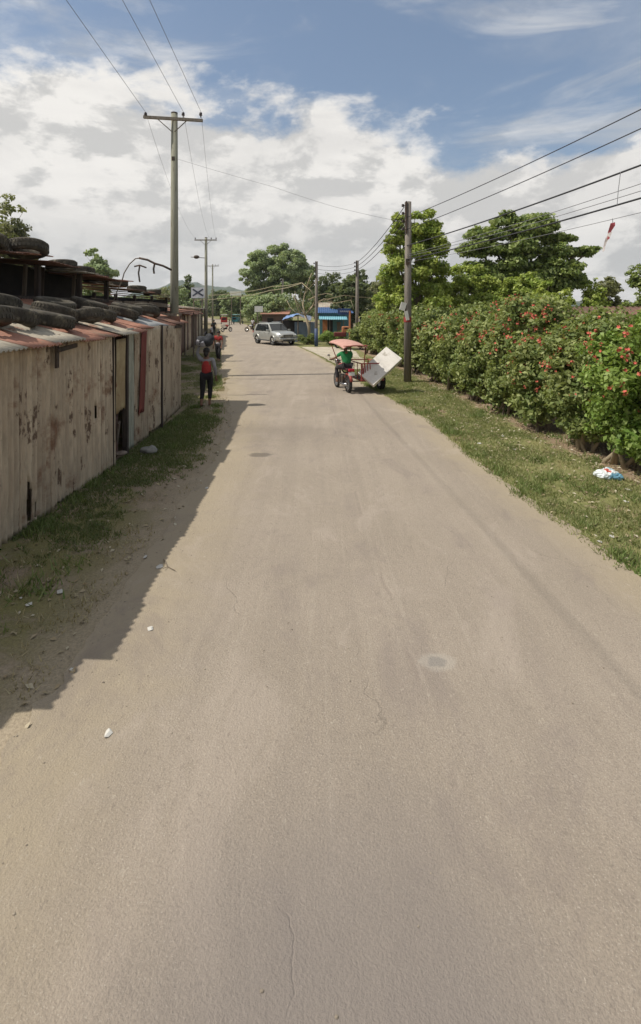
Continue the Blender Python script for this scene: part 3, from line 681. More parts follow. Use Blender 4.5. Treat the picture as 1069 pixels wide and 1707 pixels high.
# upper roof
y_ = 4.1; k = 0; ups = [M_roof_brown, M_roof_pale, M_roof_red, M_roof_brown, M_roof_red, M_roof_red, M_roof_brown, M_roof_red, M_roof_brown]
while y_ < 14.5:
    w = random.uniform(.7, .86); ex = -5.62+random.uniform(-.18, .12)
    ze = interp([(3, 3.93), (9.5, 3.86), (12, 3.72), (15, 3.58)], y_)+random.uniform(-.03, .03)
    A = Vector((ex, y_, ze)); B = Vector((-9.0, y_, ze+.18))
    corr('roof_sheet', A, (0, 1, random.uniform(-.04, .04)), B-A, w+.08, (B-A).length, ups[k % 9], sh, seed=50+k*2.3, rag0=.06, amp=.012, nv=8)
    y_ += w; k += 1
y_ = 14.6; k = 0
sh2 = thing('rear_shack', 'darker taller shack with a tyre-strewn rusty roof just left of the tall pole', 'shack', (-7.5, 18, 0))
while y_ < 22.5:
    w = random.uniform(.7, .9); ex = -6.42+random.uniform(-.15, .08); ze = interp([(14, 3.60), (18, 3.45), (23, 3.22)], y_)+random.uniform(-.04, .05)
    A = Vector((ex, y_, ze)); B = Vector((-9.6, y_, ze+.25)); corr('roof_sheet', A, (0, 1, random.uniform(-.04, .04)), B-A, w+.08, (B-A).length, [M_roof_brown, M_roof_pale, M_roof_red, M_roof_brown][k % 4], sh2, seed=90+k*2.3, rag0=.06, nv=6)
    y_ += w; k += 1
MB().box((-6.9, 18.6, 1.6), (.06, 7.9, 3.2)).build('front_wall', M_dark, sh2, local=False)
MB().box((-8.2, 22.6, 1.6), (2.6, .06, 3.2)).build('end_wall', M_wall_b, sh2, local=False)
for yy in (15.2, 16.8, 18.5, 20.4, 22.3): MB().box((-6.75, yy, 1.65), (.09, .09, 3.3)).build('post', M_darkwood, sh2, local=False)
for yy, zz in ((15.0, 3.02), (17.5, 3.0), (20, 2.98)): MB().box((-6.7, yy+1, zz), (.05, 2.3, .16), (random.uniform(-.06,.06), 0, 0)).build('board', M_wood, sh2, local=False)
# bits of rubbish timber hanging at the eave, boards closing the gable
MB().box((-3.62, 7.0, 2.16), (.03, .10, .34), (0, 0, .2)).box((-3.60, 7.25, 2.25), (.03, .55, .06), (.06, 0, 0)).build('eave_scrap', M_darkwood, sh, local=False)

# --- tyres weighing the roofs down
def tyre_proto():
    t_ = thing('tyre', '', 'tyre')
    prof = [(.19,-.055),(.205,-.085),(.26,-.10),(.30,-.093),(.322,-.070),(.328,-.03),(.328,.03),(.322,.070),(.30,.093),(.26,.10),(.205,.085),(.19,.055),(.20,0)]
    o = MB().lathe(prof, 28, closed=True).build('rubber_ring', M_rubber, t_); autosmooth(o, 50)
    mb = MB()
    for k in range(36):
        a = 2*math.pi*k/36
        for s_, off in ((-1, 0), (1, .08)): mb.box(((.330)*math.cos(a+off), .330*math.sin(a+off), s_*.038), (.012, .030, .050), (0, 0, a+off))
    mb.build('tread', M_rubber, t_)
    return t_
ty = tyre_proto(); first = [True]
slope_lo = math.atan2(.68, 2.85)
def place_tyre(x_, y_, z_, tilt, tx, label, group, sc=1.0):
    o = ty if first[0] else copy_tree(ty); first[0] = False
    o.location = (x_, y_, z_); o.rotation_euler = (tx, tilt, random.uniform(0, 3)); o.scale = (sc, sc, sc); o['label'] = label; o['group'] = group
def lowz(x_, y_):
    e = interp([(3.3,-3.42),(6,-3.42),(9,-3.52),(11.4,-3.74),(14.4,-3.92)], y_)
    return 2.35+(.03 if y_ > 10.6 else 0)+(e-x_)*(.67/(6.15+e))+.125
lows = [(-4.25,6.35),(-4.35,7.15),(-4.75,6.75),(-4.15,7.85),(-4.55,8.75),(-4.95,7.75),(-4.25,9.15),(-5.0,9.6),(-4.45,10.2),(-4.95,10.9),(-4.5,11.6),(-4.75,12.5),(-4.6,13.4),(-4.85,14.1),(-4.2,5.45)]
lows.sort(key=lambda q: (q[0])/q[1])
names = ['first', 'second', 'third', 'fourth', 'fifth', 'sixth', 'seventh', 'eighth', 'ninth', 'tenth', 'eleventh', 'twelfth', 'thirteenth', 'fourteenth', 'fifteenth']
for k, (x_, y_) in enumerate(lows):
    place_tyre(x_, y_, lowz(x_, y_)+(.03 if k % 3 == 0 else 0), slope_lo+random.uniform(-.06, .06), random.uniform(-.08, .08),
               'worn black tyre on the lower tin roof, %s from the left' % names[k], 'tyres weighing down the lower roof', random.uniform(1.02, 1.18))
ups_ = [(-5.95,9.0),(-5.85,10.15),(-6.3,9.9),(-6.25,12.3),(-6.3,13.4),(-6.8,15.4),(-6.75,16.9),(-6.85,19.0),(-6.8,20.6)]
for k, (x_, y_) in enumerate(ups_):
    ze = interp([(3, 3.93), (9.5, 3.86), (12, 3.72), (15, 3.58), (18, 3.45), (23, 3.22)], y_)
    place_tyre(x_, y_, ze+(.18 if k < 3 else .145), (.26 if k < 2 else .05)+random.uniform(-.08, .08), random.uniform(-.1, .1), 'dark tyre on the upper roof edge, %s from the left' % names[k], 'tyres on the upper roof', 1.18 if k < 3 else 1.05)
# tangled pipes standing on the roof
pf_ = thing('pipe_frame', 'bent thin metal pipes sticking up from the shack roof left of the tall pole', 'metal frame', (-6.2, 16.2, 2.9))
def pl(pts, r, d=16.2): return MB().tube([W(a, b, d) for a, b in pts], r, 7)
pl([(203,470),(207,455),(216,440),(226,431),(234,430)], .018).build('upright', M_wood, pf_, local=False, smooth=True)
pl([(232,430),(246,433),(258,439),(272,443),(286,450)], .035).build('crossbar', M_iron, pf_, local=False, smooth=True)
mbq = pl([(258,439),(256,448),(257,456)], .03); mbq.v += pl([], .01).v if False else []
mbq.build('bracket', M_iron, pf_, local=False)
t2 = MB(); t2.tube([W(233,443,16.0), W(231,455,16.0), W(233,470,16.0)], .025, 7); t2.tube([W(224,444,16.0), W(233,442,16.0), W(244,446,16.0)], .025, 7)
t2.build('handle', M_iron, pf_, local=False)
pl([(203,470),(195,486),(190,500)], .015).build('stay', M_wood, pf_, local=False)

# --- shack row further on
def shack(label, pts, h, depth, wallm, roofm, over=.7, group='shacks along the far left side', hfront=None, tyres=0, seed=0):
    """pts: front line (x,y) two points; body extends away from the road"""
    a, b = Vector((*pts[0], 0)), Vector((*pts[1], 0)); d = (b-a); L = d.length; u = d.normalized(); n = Vector((-u.y, u.x, 0))
    t_ = thing('roadside_shack', label, 'shack', a, 0, group)
    rnd = random.Random(seed)
    k = 0; q = 0
    while q < L-.05:
        w = min(rnd.uniform(.8, 1.5), L-q)
        corr('wall_sheet', a+u*q+Vector((0,0,0)), u, (0,0,1), w+.03, h*rnd.uniform(.93, 1), wallm[k % len(wallm)], t_, seed=seed+k, rag0=.05, nv=6, pitch=.15, amp=.02)
        q += w; k += 1
    MB().box(a+n*depth/2+Vector((0,0,h/2)), (.05, depth, h), (0, 0, math.atan2(u.y, u.x))).build('near_wall', wallm[-1], t_, local=False)
    MB().box(b+n*depth/2+Vector((0,0,h/2)), (.05, depth, h), (0, 0, math.atan2(u.y, u.x))).build('far_wall', wallm[-1], t_, local=False)
    q = -.3; k = 0
    while q < L+.2:
        w = rnd.uniform(.9, 1.3); ov = over+rnd.uniform(-.15, .15); A = a+u*q-n*ov+Vector((0,0,h-.10+rnd.uniform(-.04,.04)))
        B = a+u*q+n*depth+Vector((0,0,h+.45)); corr('roof_sheet', A, u, B-A, w+.08, (B-A).length, roofm[k % len(roofm)], t_, seed=seed+k+30, nv=4, pitch=.15, amp=.02)
        q += w; k += 1
    for q in (.2, L*.5, L-.2): MB().tube([a+u*q-n*(over-.15), a+u*q-n*(over-.15)+Vector((0,0,h-.12))], .04, 6).build('porch_post', M_wood, t_, local=False)
    return t_
shack('low brown shack with a red tin porch roof behind the corner post', [(-7.3, 18.5), (-8.2, 30)], 2.72, 4, [M_wall_b, M_wall_b, M_wall_g], [M_roof_red, M_roof_brown], .9, seed=3)
shack('weathered shack with a rusty roof behind the walking woman', [(-8.5, 30.5), (-9.9, 41)], 2.55, 4, [M_wall, M_wall_b], [M_roof_brown, M_roof_red], .5, seed=5)
shack('grey shack with pale boards further along the left row', [(-10.3, 41.5), (-12.4, 53)], 2.9, 4, [M_wall_g, M_wall], [M_roof_pale, M_roof_brown], .5, seed=7)
shack('small farthest shack of the left row near the tricycles', [(-13.2, 54), (-16.8, 72)], 2.8, 5, [M_wall_b, M_wall], [M_roof_brown, M_roof_grey], .5, seed=9)
for k in range(4):
    x_, y_ = [(-7.2, 18.8), (-7.4, 20.4), (-7.3, 22.3), (-7.9, 25)][k]
    place_tyre(x_, y_, 2.90, .12, 0, 'tyre on the red tin porch roof beyond the tall pole, %s from the left' % names[k], 'tyres on the porch roof')
cp = thing('corner_post', 'pale thin timber post standing in the grass past the near shack', 'post', (-5.25, 18.9, 0))
MB().tube([(-5.25,18.9,0),(-5.28,18.9,2.6)], .05, 8).build('post_shaft', M_bark_pale, cp, local=False, smooth=True)
MB().box((-5.9, 18.9, 2.6), (1.5, .06, .08)).build('post_beam', M_wood, cp, local=False)
def cloth(label, A, B, drop, mt, sag=.12, seed=0):
    A, B = Vector(A), Vector(B); vs, fs = [], []; nu, nv = 16, 12; u = (B-A); nn = u.cross(Vector((0,0,1))).normalized()
    for j in range(nv+1):
        for i in range(nu+1):
            k, q = i/nu, j/nv
            vs.append(A+u*k+Vector((0,0,-drop*q-(sag*math.sin(math.pi*k))*.4-.1*abs(fr(k*3, seed, 0, 1))*q))+nn*(.07*q*math.sin(k*17+seed)+.03*fr(k*4, q*3, seed)))
    for j in range(nv):
        for i in range(nu): m_ = j*(nu+1)+i; fs.append((m_, m_+1, m_+nu+2, m_+nu+1))
    o = link_mesh('hanging_cloth', vs, fs, mt, smooth=True); m = o.modifiers.new('thickness', 'SOLIDIFY'); m.thickness = .006
    return tag(o, label, 'cloth', 'cloths hanging from the porch')
cloth('cream cloth hanging from the beam beside the pale post', (-6.55,18.86,2.55), (-5.75,18.86,2.55), 1.15, mat('cream_cloth', (.42,.36,.28), (.34,.28,.21), 4), seed=1)
cloth('dark maroon curtain hanging under the red porch roof', (-6.75,19.6,2.5), (-6.6,24.0,2.5), 1.9, mat('maroon_cloth', (.10,.028,.03), (.07,.02,.022), 4), seed=4)

# ------------------------------------------------------------------ utility poles and cables
def big_pole(label, x_, y_, h, arm=2.45, r=.155, group='crossarm poles on the left', lamp=False, ry=0.0, near=False):
    t_ = thing('utility_pole', label, 'pole', (x_, y_, 0), ry, group)
    MB().tube([(0,0,-.1),(0,0,h)], [r*1.12, r*.78], 14).build('pole_shaft', M_pole, t_, smooth=True)
    z_ = h-.28; tl = -.06 if near else 0
    MB().box((0, -r*.78-.055, z_), (arm, .10, .11), (0, -tl, 0)).build('crossarm', M_polewood, t_)
    mb = MB()
    for s_ in (-1, 1): mb.tube([(s_*.62*arm/2.45, -.19, z_-.03), (s_*.05, -.15, z_-.52)], .02, 6)
    mb.build('brace', M_polewood, t_)
    for q in (-.93, .34 if near else .5, .93):
        pr = [(.001,.0),(.02,.0),(.02,.08),(.065,.09),(.07,.12),(.045,.14),(.06,.16),(.06,.19),(.03,.215),(.001,.22)]
        o = MB().lathe(pr, 12, Matrix.Translation((q*arm/2, -.18, z_+.05-q*tl*arm/2*0))).build('insulator', M_porcelain, t_, smooth=True)
    MB().tube([(0,0,h-.01),(0,0,h+.04)], r*.82, 12).build('cap', M_iron, t_)
    if lamp:
        MB().tube([(0,-.1,h-2.2),(-1.1,-.15,h-2.15),(-1.6,-.15,h-2.1)], .035, 7).ball((-1.0,-.15,h-2.1), (.32,.2,.2), 10, 7).build('lamp_arm', M_iron, t_)
    else:
        MB().box((0,-.17,h-1.9), (.12,.05,.16)).build('bracket', M_iron, t_)
    return t_
big_pole('tall concrete pole with a timber crossarm rising behind the near shack', -6.02, 21.0, 10.85, 2.42, .165, near=True)
big_pole('smaller distant crossarm pole with a lamp bracket, past the shack row', -12.35, 55, 10.5, 2.4, .17, lamp=True)
big_pole('farthest thin crossarm pole of the left row', -19.9, 94, 11.0, 2.3, .15)
def cable(label, pts, r=.012, mt=None, sag=0.0, group=None, name='power_cable', cat='cable'):
    P = [Vector(p) for p in pts]; out = []
    for a, b in zip(P, P[1:]):
        for k in range(16):
            q = k/16; out.append(a.lerp(b, q)-Vector((0,0,4*sag*q*(1-q))))
    out.append(P[-1]); o = MB().tube(out, r, 6).build(name, mt or M_cable, smooth=True)
    return tag(o, label, cat, group)
LW = [('left', -7.15, -7.35, -9.5), ('middle', -5.6, -5.05, -5.6), ('right', -4.88, -4.2, -4.0)]
ends = {'left': W(40,-100,11.0), 'middle': W(150,-100,11.0), 'right': W(204,-100,11.0)}
for nm, x_, _, _ in LW:
    A = Vector((x_, 20.82, 10.85)); E = ends[nm]; D = E+(E-A)*1.9; D.z = 10.9
    cable('%s of three thin wires running from the tall pole up and over the road edge' % nm, [D, E, A], .008, M_cable_thin, .0, 'overhead wires on the left')
    B = Vector((-12.35+(x_+6.02)*.98, 54.8, 10.45)); cable('%s of three wires from the tall pole to the next crossarm pole' % nm, [A, B], .006, M_cable_thin, .9, 'wires between the left poles')
cable('thin service wire crossing the sky from the tall pole towards the right pole', [(-5.95,20.9,8.98), W(455,311,20.3), W(560,345,19.9), (3.3,19.5,6.1)], .005, M_cable_thin, .02)

def wood_pole(label, x_, y_, h, r=.12, mt=None, lower=None, gear=True):
    t_ = thing('wooden_pole', label, 'pole', (x_, y_, 0), 0, 'plain wooden poles on the right')
    lean = .03
    MB().tube([(0,0,-.1),(lean*.4,0,h*.5),(lean,0,h)], [r*1.1, r, r*.85], 12).build('pole_shaft', mt or M_polewood, t_, smooth=True)
    if gear:
        mb = MB()
        for k, zz in enumerate((h-.15, h-.45, h-.75, h-1.05)):
            MB().lathe([(.001,0),(.045,0),(.055,.03),(.035,.05),(.055,.07),(.045,.10),(.001,.10)], 10, Matrix.Translation((-r-.05, -.05, zz-.05))).build('insulator', M_porcelain, t_, smooth=True)
            mb.box((-r-.01, -.03, zz), (.16, .03, .025))
        mb.box((-r*.5, -.02, h-.6), (.04, r*2.1, 1.2)); mb.build('rack', M_iron, t_)
    if lower:
        MB().tube([(0,0,0),(0,0,lower[0])], [r*1.22, r*1.16], 12).build('painted_sleeve', lower[1], t_, smooth=True)
    return t_
rp = wood_pole('grey wooden pole standing in front of the red-flowered hedge', 3.33, 19.5, 6.9, .135)
MB().box((-.19,-.1,2.9), (.20,.10,.30), (0,.3,0)).box((-.05,-.16,2.55), (.12,.08,.35), (0,-.2,0)).build('paper_notice', plain('weathered_paper', (.62,.60,.54)), rp)
MB().tube([(0,0,2.30),(0,0,2.5)], .15, 12).build('red_band', plain('red_cloth_band', (.30,.05,.04)), rp)
MB().box((-.02,-.145,4.6),(.14,.07,.22)).box((.10,-.12,5.2),(.10,.06,.12)).build('junction_box', M_iron, rp)
wood_pole('wooden pole beside the blue roof, middle of the three far right poles', 2.86, 40, 6.6, .13)
wood_pole('wooden pole with a blue painted foot at the pavement edge near the silver car', -.32, 38, 6.35, .11, lower=(1.35, plain('blue_paint', (.055,.085,.17), .6)))
wood_pole('distant wooden pole behind the silver car', -5.3, 71, 7.0, .14)
RC = [((6.62), 1069,182,681,362, .011, 'topmost cable at upper right'), ((6.2), 1069,214,681,382, .011, 'second cable from the top at upper right'),
      ((5.5), 1069,275,681,409, .019, 'upper of the two thick cables at right'), ((4.9), 1069,330,681,432, .019, 'lower of the two thick cables at right'),
      ((5.2), 1069,306,681,424, .007, 'upper thin wire between the thick cables at right'), ((5.1), 1069,318,681,427, .007, 'lower thin wire between the thick cables at right'),
      ((4.6), 1069,354,681,436, .006, 'lowest thin wire at right, with the torn kite')]
for (hh, x1, y1, x0, y0, r_, lb) in RC:
    P = W(x1, y1, 9.7); Q = W(x0-2, y0, 19.4); E = P+(P-Q)*1.6
    cable(lb, [E, P, Q], r_, M_cable if r_ > .01 else M_cable_thin, .07, 'cables running right from the wooden pole')
# onward cables to the far poles
for k, (za, zb) in enumerate(((6.7, 6.4), (6.4, 6.1), (6.1, 5.8))):
    cable('%s of three cables from the hedge pole back to the pole by the blue roof' % ['top', 'middle', 'bottom'][k], [(3.2,19.5,za),(2.75,40,zb)], .016, M_cable, .25, 'cables between the right poles')
    cable('%s of three cables crossing from the pole by the blue roof to the blue-footed pole' % ['top', 'middle', 'bottom'][k], [(2.75,40,zb),(-.4,38,zb-.3)], .012, M_cable, .2, 'cables over the pavement')
ms = cable('short string hanging between the two thick cables at right', [W(1035,286,10.1), W(1031,318,10.1), W(1029,343,10.1)], .006, M_cable_thin, name='string', cat='string')
# torn kite on the wire
kt = thing('torn_kite', 'torn red and white kite rag hanging under the wires at right', 'kite', W(1022,372,10))
M_k1 = plain('kite_red', (.33,.06,.07)); M_k2 = plain('kite_white', (.62,.55,.52))
def ragstrip(pts, w, mt, nm):
    vs, fs = [], []
    for i, (a, b) in enumerate(pts):
        c = W(a, b, 10); ww = w*(1-.6*i/len(pts))
        vs += [c+Vector((-ww, .03*math.sin(i), 0)), c+Vector((ww, -.03*math.sin(i*2), .02))]
    for i in range(len(pts)-1): fs.append((2*i, 2*i+1, 2*i+3, 2*i+2))
    o = link_mesh(nm, vs, fs, mt, kt, local=False); m = o.modifiers.new('t', 'SOLIDIFY'); m.thickness = .005
MB().tube([W(1021.5,364,10), W(1022,373,10)], .006, 5).build('kite_string', M_cable_thin, kt, local=False)
ragstrip([(1022,372),(1021,378),(1018,386),(1016,393),(1013,400)], .045, M_k1, 'kite_sail')
ragstrip([(1018,388),(1014,396),(1011,404),(1008,412),(1005,420)], .035, M_k2, 'kite_tail')

# ------------------------------------------------------------------ silver car
def wheel(parent, x_, y_, r, w, tm, rm, hub=.62, axis='x', nspoke=6, yaw=0):
    """wheel with its axle along local x"""
    M = Matrix.Translation((x_, y_, r)) @ Matrix.Rotation(yaw, 4, 'Z') @ Matrix.Rotation(R(90), 4, 'Y')
    wl = bpy.data.objects.new('wheel', None); COL.objects.link(wl); wl.parent = parent
    h = w/2
    o = MB().lathe([(r*hub,-h*.8),(r*.80,-h),(r*.95,-h*.85),(r,-h*.5),(r,h*.5),(r*.95,h*.85),(r*.80,h),(r*hub,h*.8)], 24, M, closed=True).build('tyre', tm, wl); autosmooth(o)
    mb = MB().lathe([(r*hub*1.01,-h*.7),(r*hub*1.01,h*.7),(r*hub*.90,h*.75),(r*hub*.88,-h*.6)], 24, M, closed=True)
    mb.lathe([(.001,-h*.4),(r*.16,-h*.5),(r*.16,h*.75),(.001,h*.78)], 12, M)
    for k in range(nspoke):
        a = 2*math.pi*k/nspoke; d = Vector((math.cos(a), math.sin(a), 0))
        mb.tube([M @ (d*r*.1+Vector((0,0,h*.4))), M @ (d*r*hub*.93+Vector((0,0,h*.5)))], r*.065 if hub > .5 and w > .15 else .006, 5)
        mb.tube([M @ (d*r*.1-Vector((0,0,h*.4))), M @ (d*r*hub*.93-Vector((0,0,h*.5)))], r*.065 if hub > .5 and w > .15 else .006, 5)
    mb.build('rim', rm, wl)
    return wl
def suv(label, loc, rz):
    t_ = thing('car', label, 'car', loc, rz)          # local +x is forward
    paint = mat('silver_paint', (.50,.50,.46), (.47,.47,.43), 3, rough=.32, metal=.55, spec=.5); glass = plain('car_glass', (.02,.024,.026), .08, 0, .6)
    trim = plain('grey_plastic', (.05,.05,.05), .6); chrome = plain('chrome', (.62,.62,.60), .2, .9); lampm = plain('headlamp_glass', (.75,.76,.76), .15)
    def loft(secs, name, m):
        # secs: (x, [(y,z)...]) half outlines from bottom centre to top centre, mirrored
        vs, fs = [], []; n = None
        for x_, half in secs:
            ring = [(x_, y, z) for y, z in half]+[(x_, -y, z) for y, z in reversed(half)]
            n = len(ring); vs += ring
        for j in range(len(secs)-1):
            for i in range(n): i2 = (i+1) % n; fs.append((j*n+i, j*n+i2, (j+1)*n+i2, (j+1)*n+i))
        fs.append(tuple(range(n))); fs.append(tuple((len(secs)-1)*n+i for i in range(n))[::-1])
        o = link_mesh(name, vs, fs, m, t_); autosmooth(o, 28); b = bevel(o, .03, 2); return o
    def low(w, z0, zb, zs): return [(w*.80, z0), (w*.97, z0+.10), (w, z0+.30), (w*.995, zs-.18), (w*.93, zs-.02), (w*.80, zb)]
    secs = [(-2.33, low(.80,.52,.98,.95)), (-2.28, low(.88,.42,1.08,1.02)), (-2.0, low(.92,.34,1.12,1.06)), (-1.0, low(.925,.30,1.12,1.07)), (.4, low(.925,.30,1.12,1.08)),
            (.95, low(.925,.30,1.13,1.07)), (1.35, low(.92,.30,1.12,1.04)), (1.9, low(.90,.32,1.05,.97)), (2.2, low(.84,.36,.97,.88)), (2.36, low(.72,.42,.84,.78))]
    body = loft(secs, 'body', paint)
    # greenhouse
    def top(w, z0, z1, wt): return [(w*.5, z0-.05), (w, z0), (wt, z1-.05), (wt*.85, z1)]
    loft([(-2.22, top(.84,1.06,1.12,.80)), (-2.05, top(.85,1.06,1.62,.70)), (-1.5, top(.86,1.06,1.74,.70)), (-.3, top(.86,1.06,1.78,.70)), (.25, top(.86,1.06,1.72,.69)), (1.05, top(.83,1.06,1.13,.74))], 'cabin', paint)
    mb = MB()
    for s_ in (-1, 1):   # arches
        for wx in (-1.38, 1.40):
            pts = [(wx+.44*math.cos(a), s_*.93, .38+.44*math.sin(a)) for a in [R(q) for q in range(-5, 186, 19)]]
            mb.tube(pts, .045, 7)
    mb.build('wheel_arch', paint, t_, smooth=True)
    def quad(name, P, m, off=.006):
        P = [Vector(p) for p in P]; n = (P[1]-P[0]).cross(P[2]-P[0]).normalized()
        if n.dot(sum(P, Vector())/len(P)-Vector((0,0,1.2))) < 0: n = -n
        M_ = len(P); vs = [p+n*off for p in P]+[p-n*.02 for p in P]
        link_mesh(name, vs, [tuple(range(M_)), tuple(range(M_, 2*M_))[::-1]]+[(i, (i+1) % M_, M_+(i+1) % M_, M_+i) for i in range(M_)], m, t_)
    quad('windshield', [(1.0,-.76,1.15),(1.0,.76,1.15),(.30,.62,1.68),(.30,-.62,1.68)], glass, .025)
    quad('rear_window', [(-2.20,-.70,1.16),(-2.20,.70,1.16),(-2.07,.62,1.56),(-2.07,-.62,1.56)], glass, .02)
    for s_ in (-1, 1):
        def side(xa, xb, xc, xd): return [(xa, s_*.862, 1.12), (xb, s_*.862, 1.12), (xc, s_*.725, 1.63), (xd, s_*.725, 1.66)]
        quad('side_window', side(.78, .02, .02, .22), glass, .03); quad('side_window', side(-.06, -.92, -.92, -.06), glass, .03); quad('side_window', side(-1.0, -1.75, -1.60, -1.0), glass, .03)
        MB().box((1.5+.0, s_*.0, 0), (.001,.001,.001)) 
        o = MB().box((.72, s_*1.0, 1.18), (.14,.20,.15)).build('mirror', paint, t_); bevel(o, .03)
        o = MB().ball((2.13, s_*.70, .84), (.20,.15,.085), 12, 8).build('headlight', lampm, t_, smooth=True)
        MB().ball((2.28, s_*.62, .50), (.06,.09,.05), 10, 6).build('fog_lamp', lampm, t_, smooth=True)
        MB().box((-2.25, s_*.80, .92), (.12,.12,.26)).build('tail_light', plain('tail_red', (.4,.02,.02), .3), t_)
        MB().box((0, s_*.95, .36), (1.9,.12,.05)).build('side_step', trim, t_)
        MB().tube([(-1.6,s_*.62,1.80),(.0,s_*.62,1.82)], .02, 6).build('roof_rail', chrome, t_)
        for dx in (.15, -.75): MB().box((dx-.1, s_*.945, .98), (.16,.03,.03)).build('door_handle', chrome, t_)
    o = MB().box((2.34, 0, .80), (.10, .86, .17)).build('grille', trim, t_); bevel(o, .02)
    MB().box((2.39, 0, .83), (.03,.78,.025)).box((2.39, 0, .76), (.03,.74,.025)).build('grille_bar', chrome, t_)
    o = MB().box((2.30, 0, .52), (.22, 1.58, .20)).build('bumper', paint, t_); bevel(o, .06, 3)
    MB().box((2.40, 0, .44), (.06, .95, .12)).build('air_intake', trim, t_)
    MB().box((2.425, 0, .58), (.012, .36, .11)).build('number_plate', plain('plate_white', (.6,.6,.56)), t_)
    for wx in (-1.38, 1.40):
        for s_ in (-1, 1):
            w_ = wheel(t_, 0, 0, .385, .26, M_rubber_new, chrome, .64); w_.location = (wx, s_*.83, 0); w_.rotation_euler = (0, 0, R(90))
    MB().box((0,0,.42), (3.9,1.5,.25)).build('underbody', trim, t_)
    return t_
c_ = suv('silver sport utility car turning on the road by the blue tarp stall', (-3.68, 40.6, .012), R(-57))
c_.scale = (.96, .96, .96)

# ------------------------------------------------------------------ people: skinned skeletons baked to single meshes
def skin_mesh(name, joints, edges, mt, parent, root=None, sub=2):
    names = list(joints); me = bpy.data.meshes.new(name)
    me.from_pydata([tuple(joints[n][0]) for n in names], [(names.index(a), names.index(b)) for a, b in edges], [])
    o = bpy.data.objects.new(name, me); COL.objects.link(o)
    sk = o.modifiers.new('skin', 'SKIN'); sk.use_smooth_shade = True
    lay = me.skin_vertices[0] if me.skin_vertices else None
    if lay is None:
        bpy.context.view_layer.objects.active = o; lay = me.skin_vertices[0]
    for i, n in enumerate(names):
        r = joints[n][1]; lay.data[i].radius = r if hasattr(r, '__len__') else (r, r); lay.data[i].use_root = (n == (root or names[0]))
    sb = o.modifiers.new('sub', 'SUBSURF'); sb.levels = sub; sb.render_levels = sub
    dg = bpy.context.evaluated_depsgraph_get(); dg.update()
    bm_ = bpy.data.meshes.new_from_object(o.evaluated_get(dg)); bm_.name = name
    bpy.data.objects.remove(o); bm_.materials.clear(); bm_.materials.append(mt)
    bm_.polygons.foreach_set('use_smooth', [True]*len(bm_.polygons))
    ob = bpy.data.objects.new(name, bm_); COL.objects.link(ob); ob.parent = parent
    return ob
M_skin = mat('skin_brown', (.23,.125,.08), (.20,.105,.068), 8, rough=.6); M_hair = mat('black_hair', (.018,.015,.014), (.03,.025,.02), 20, rough=.6)
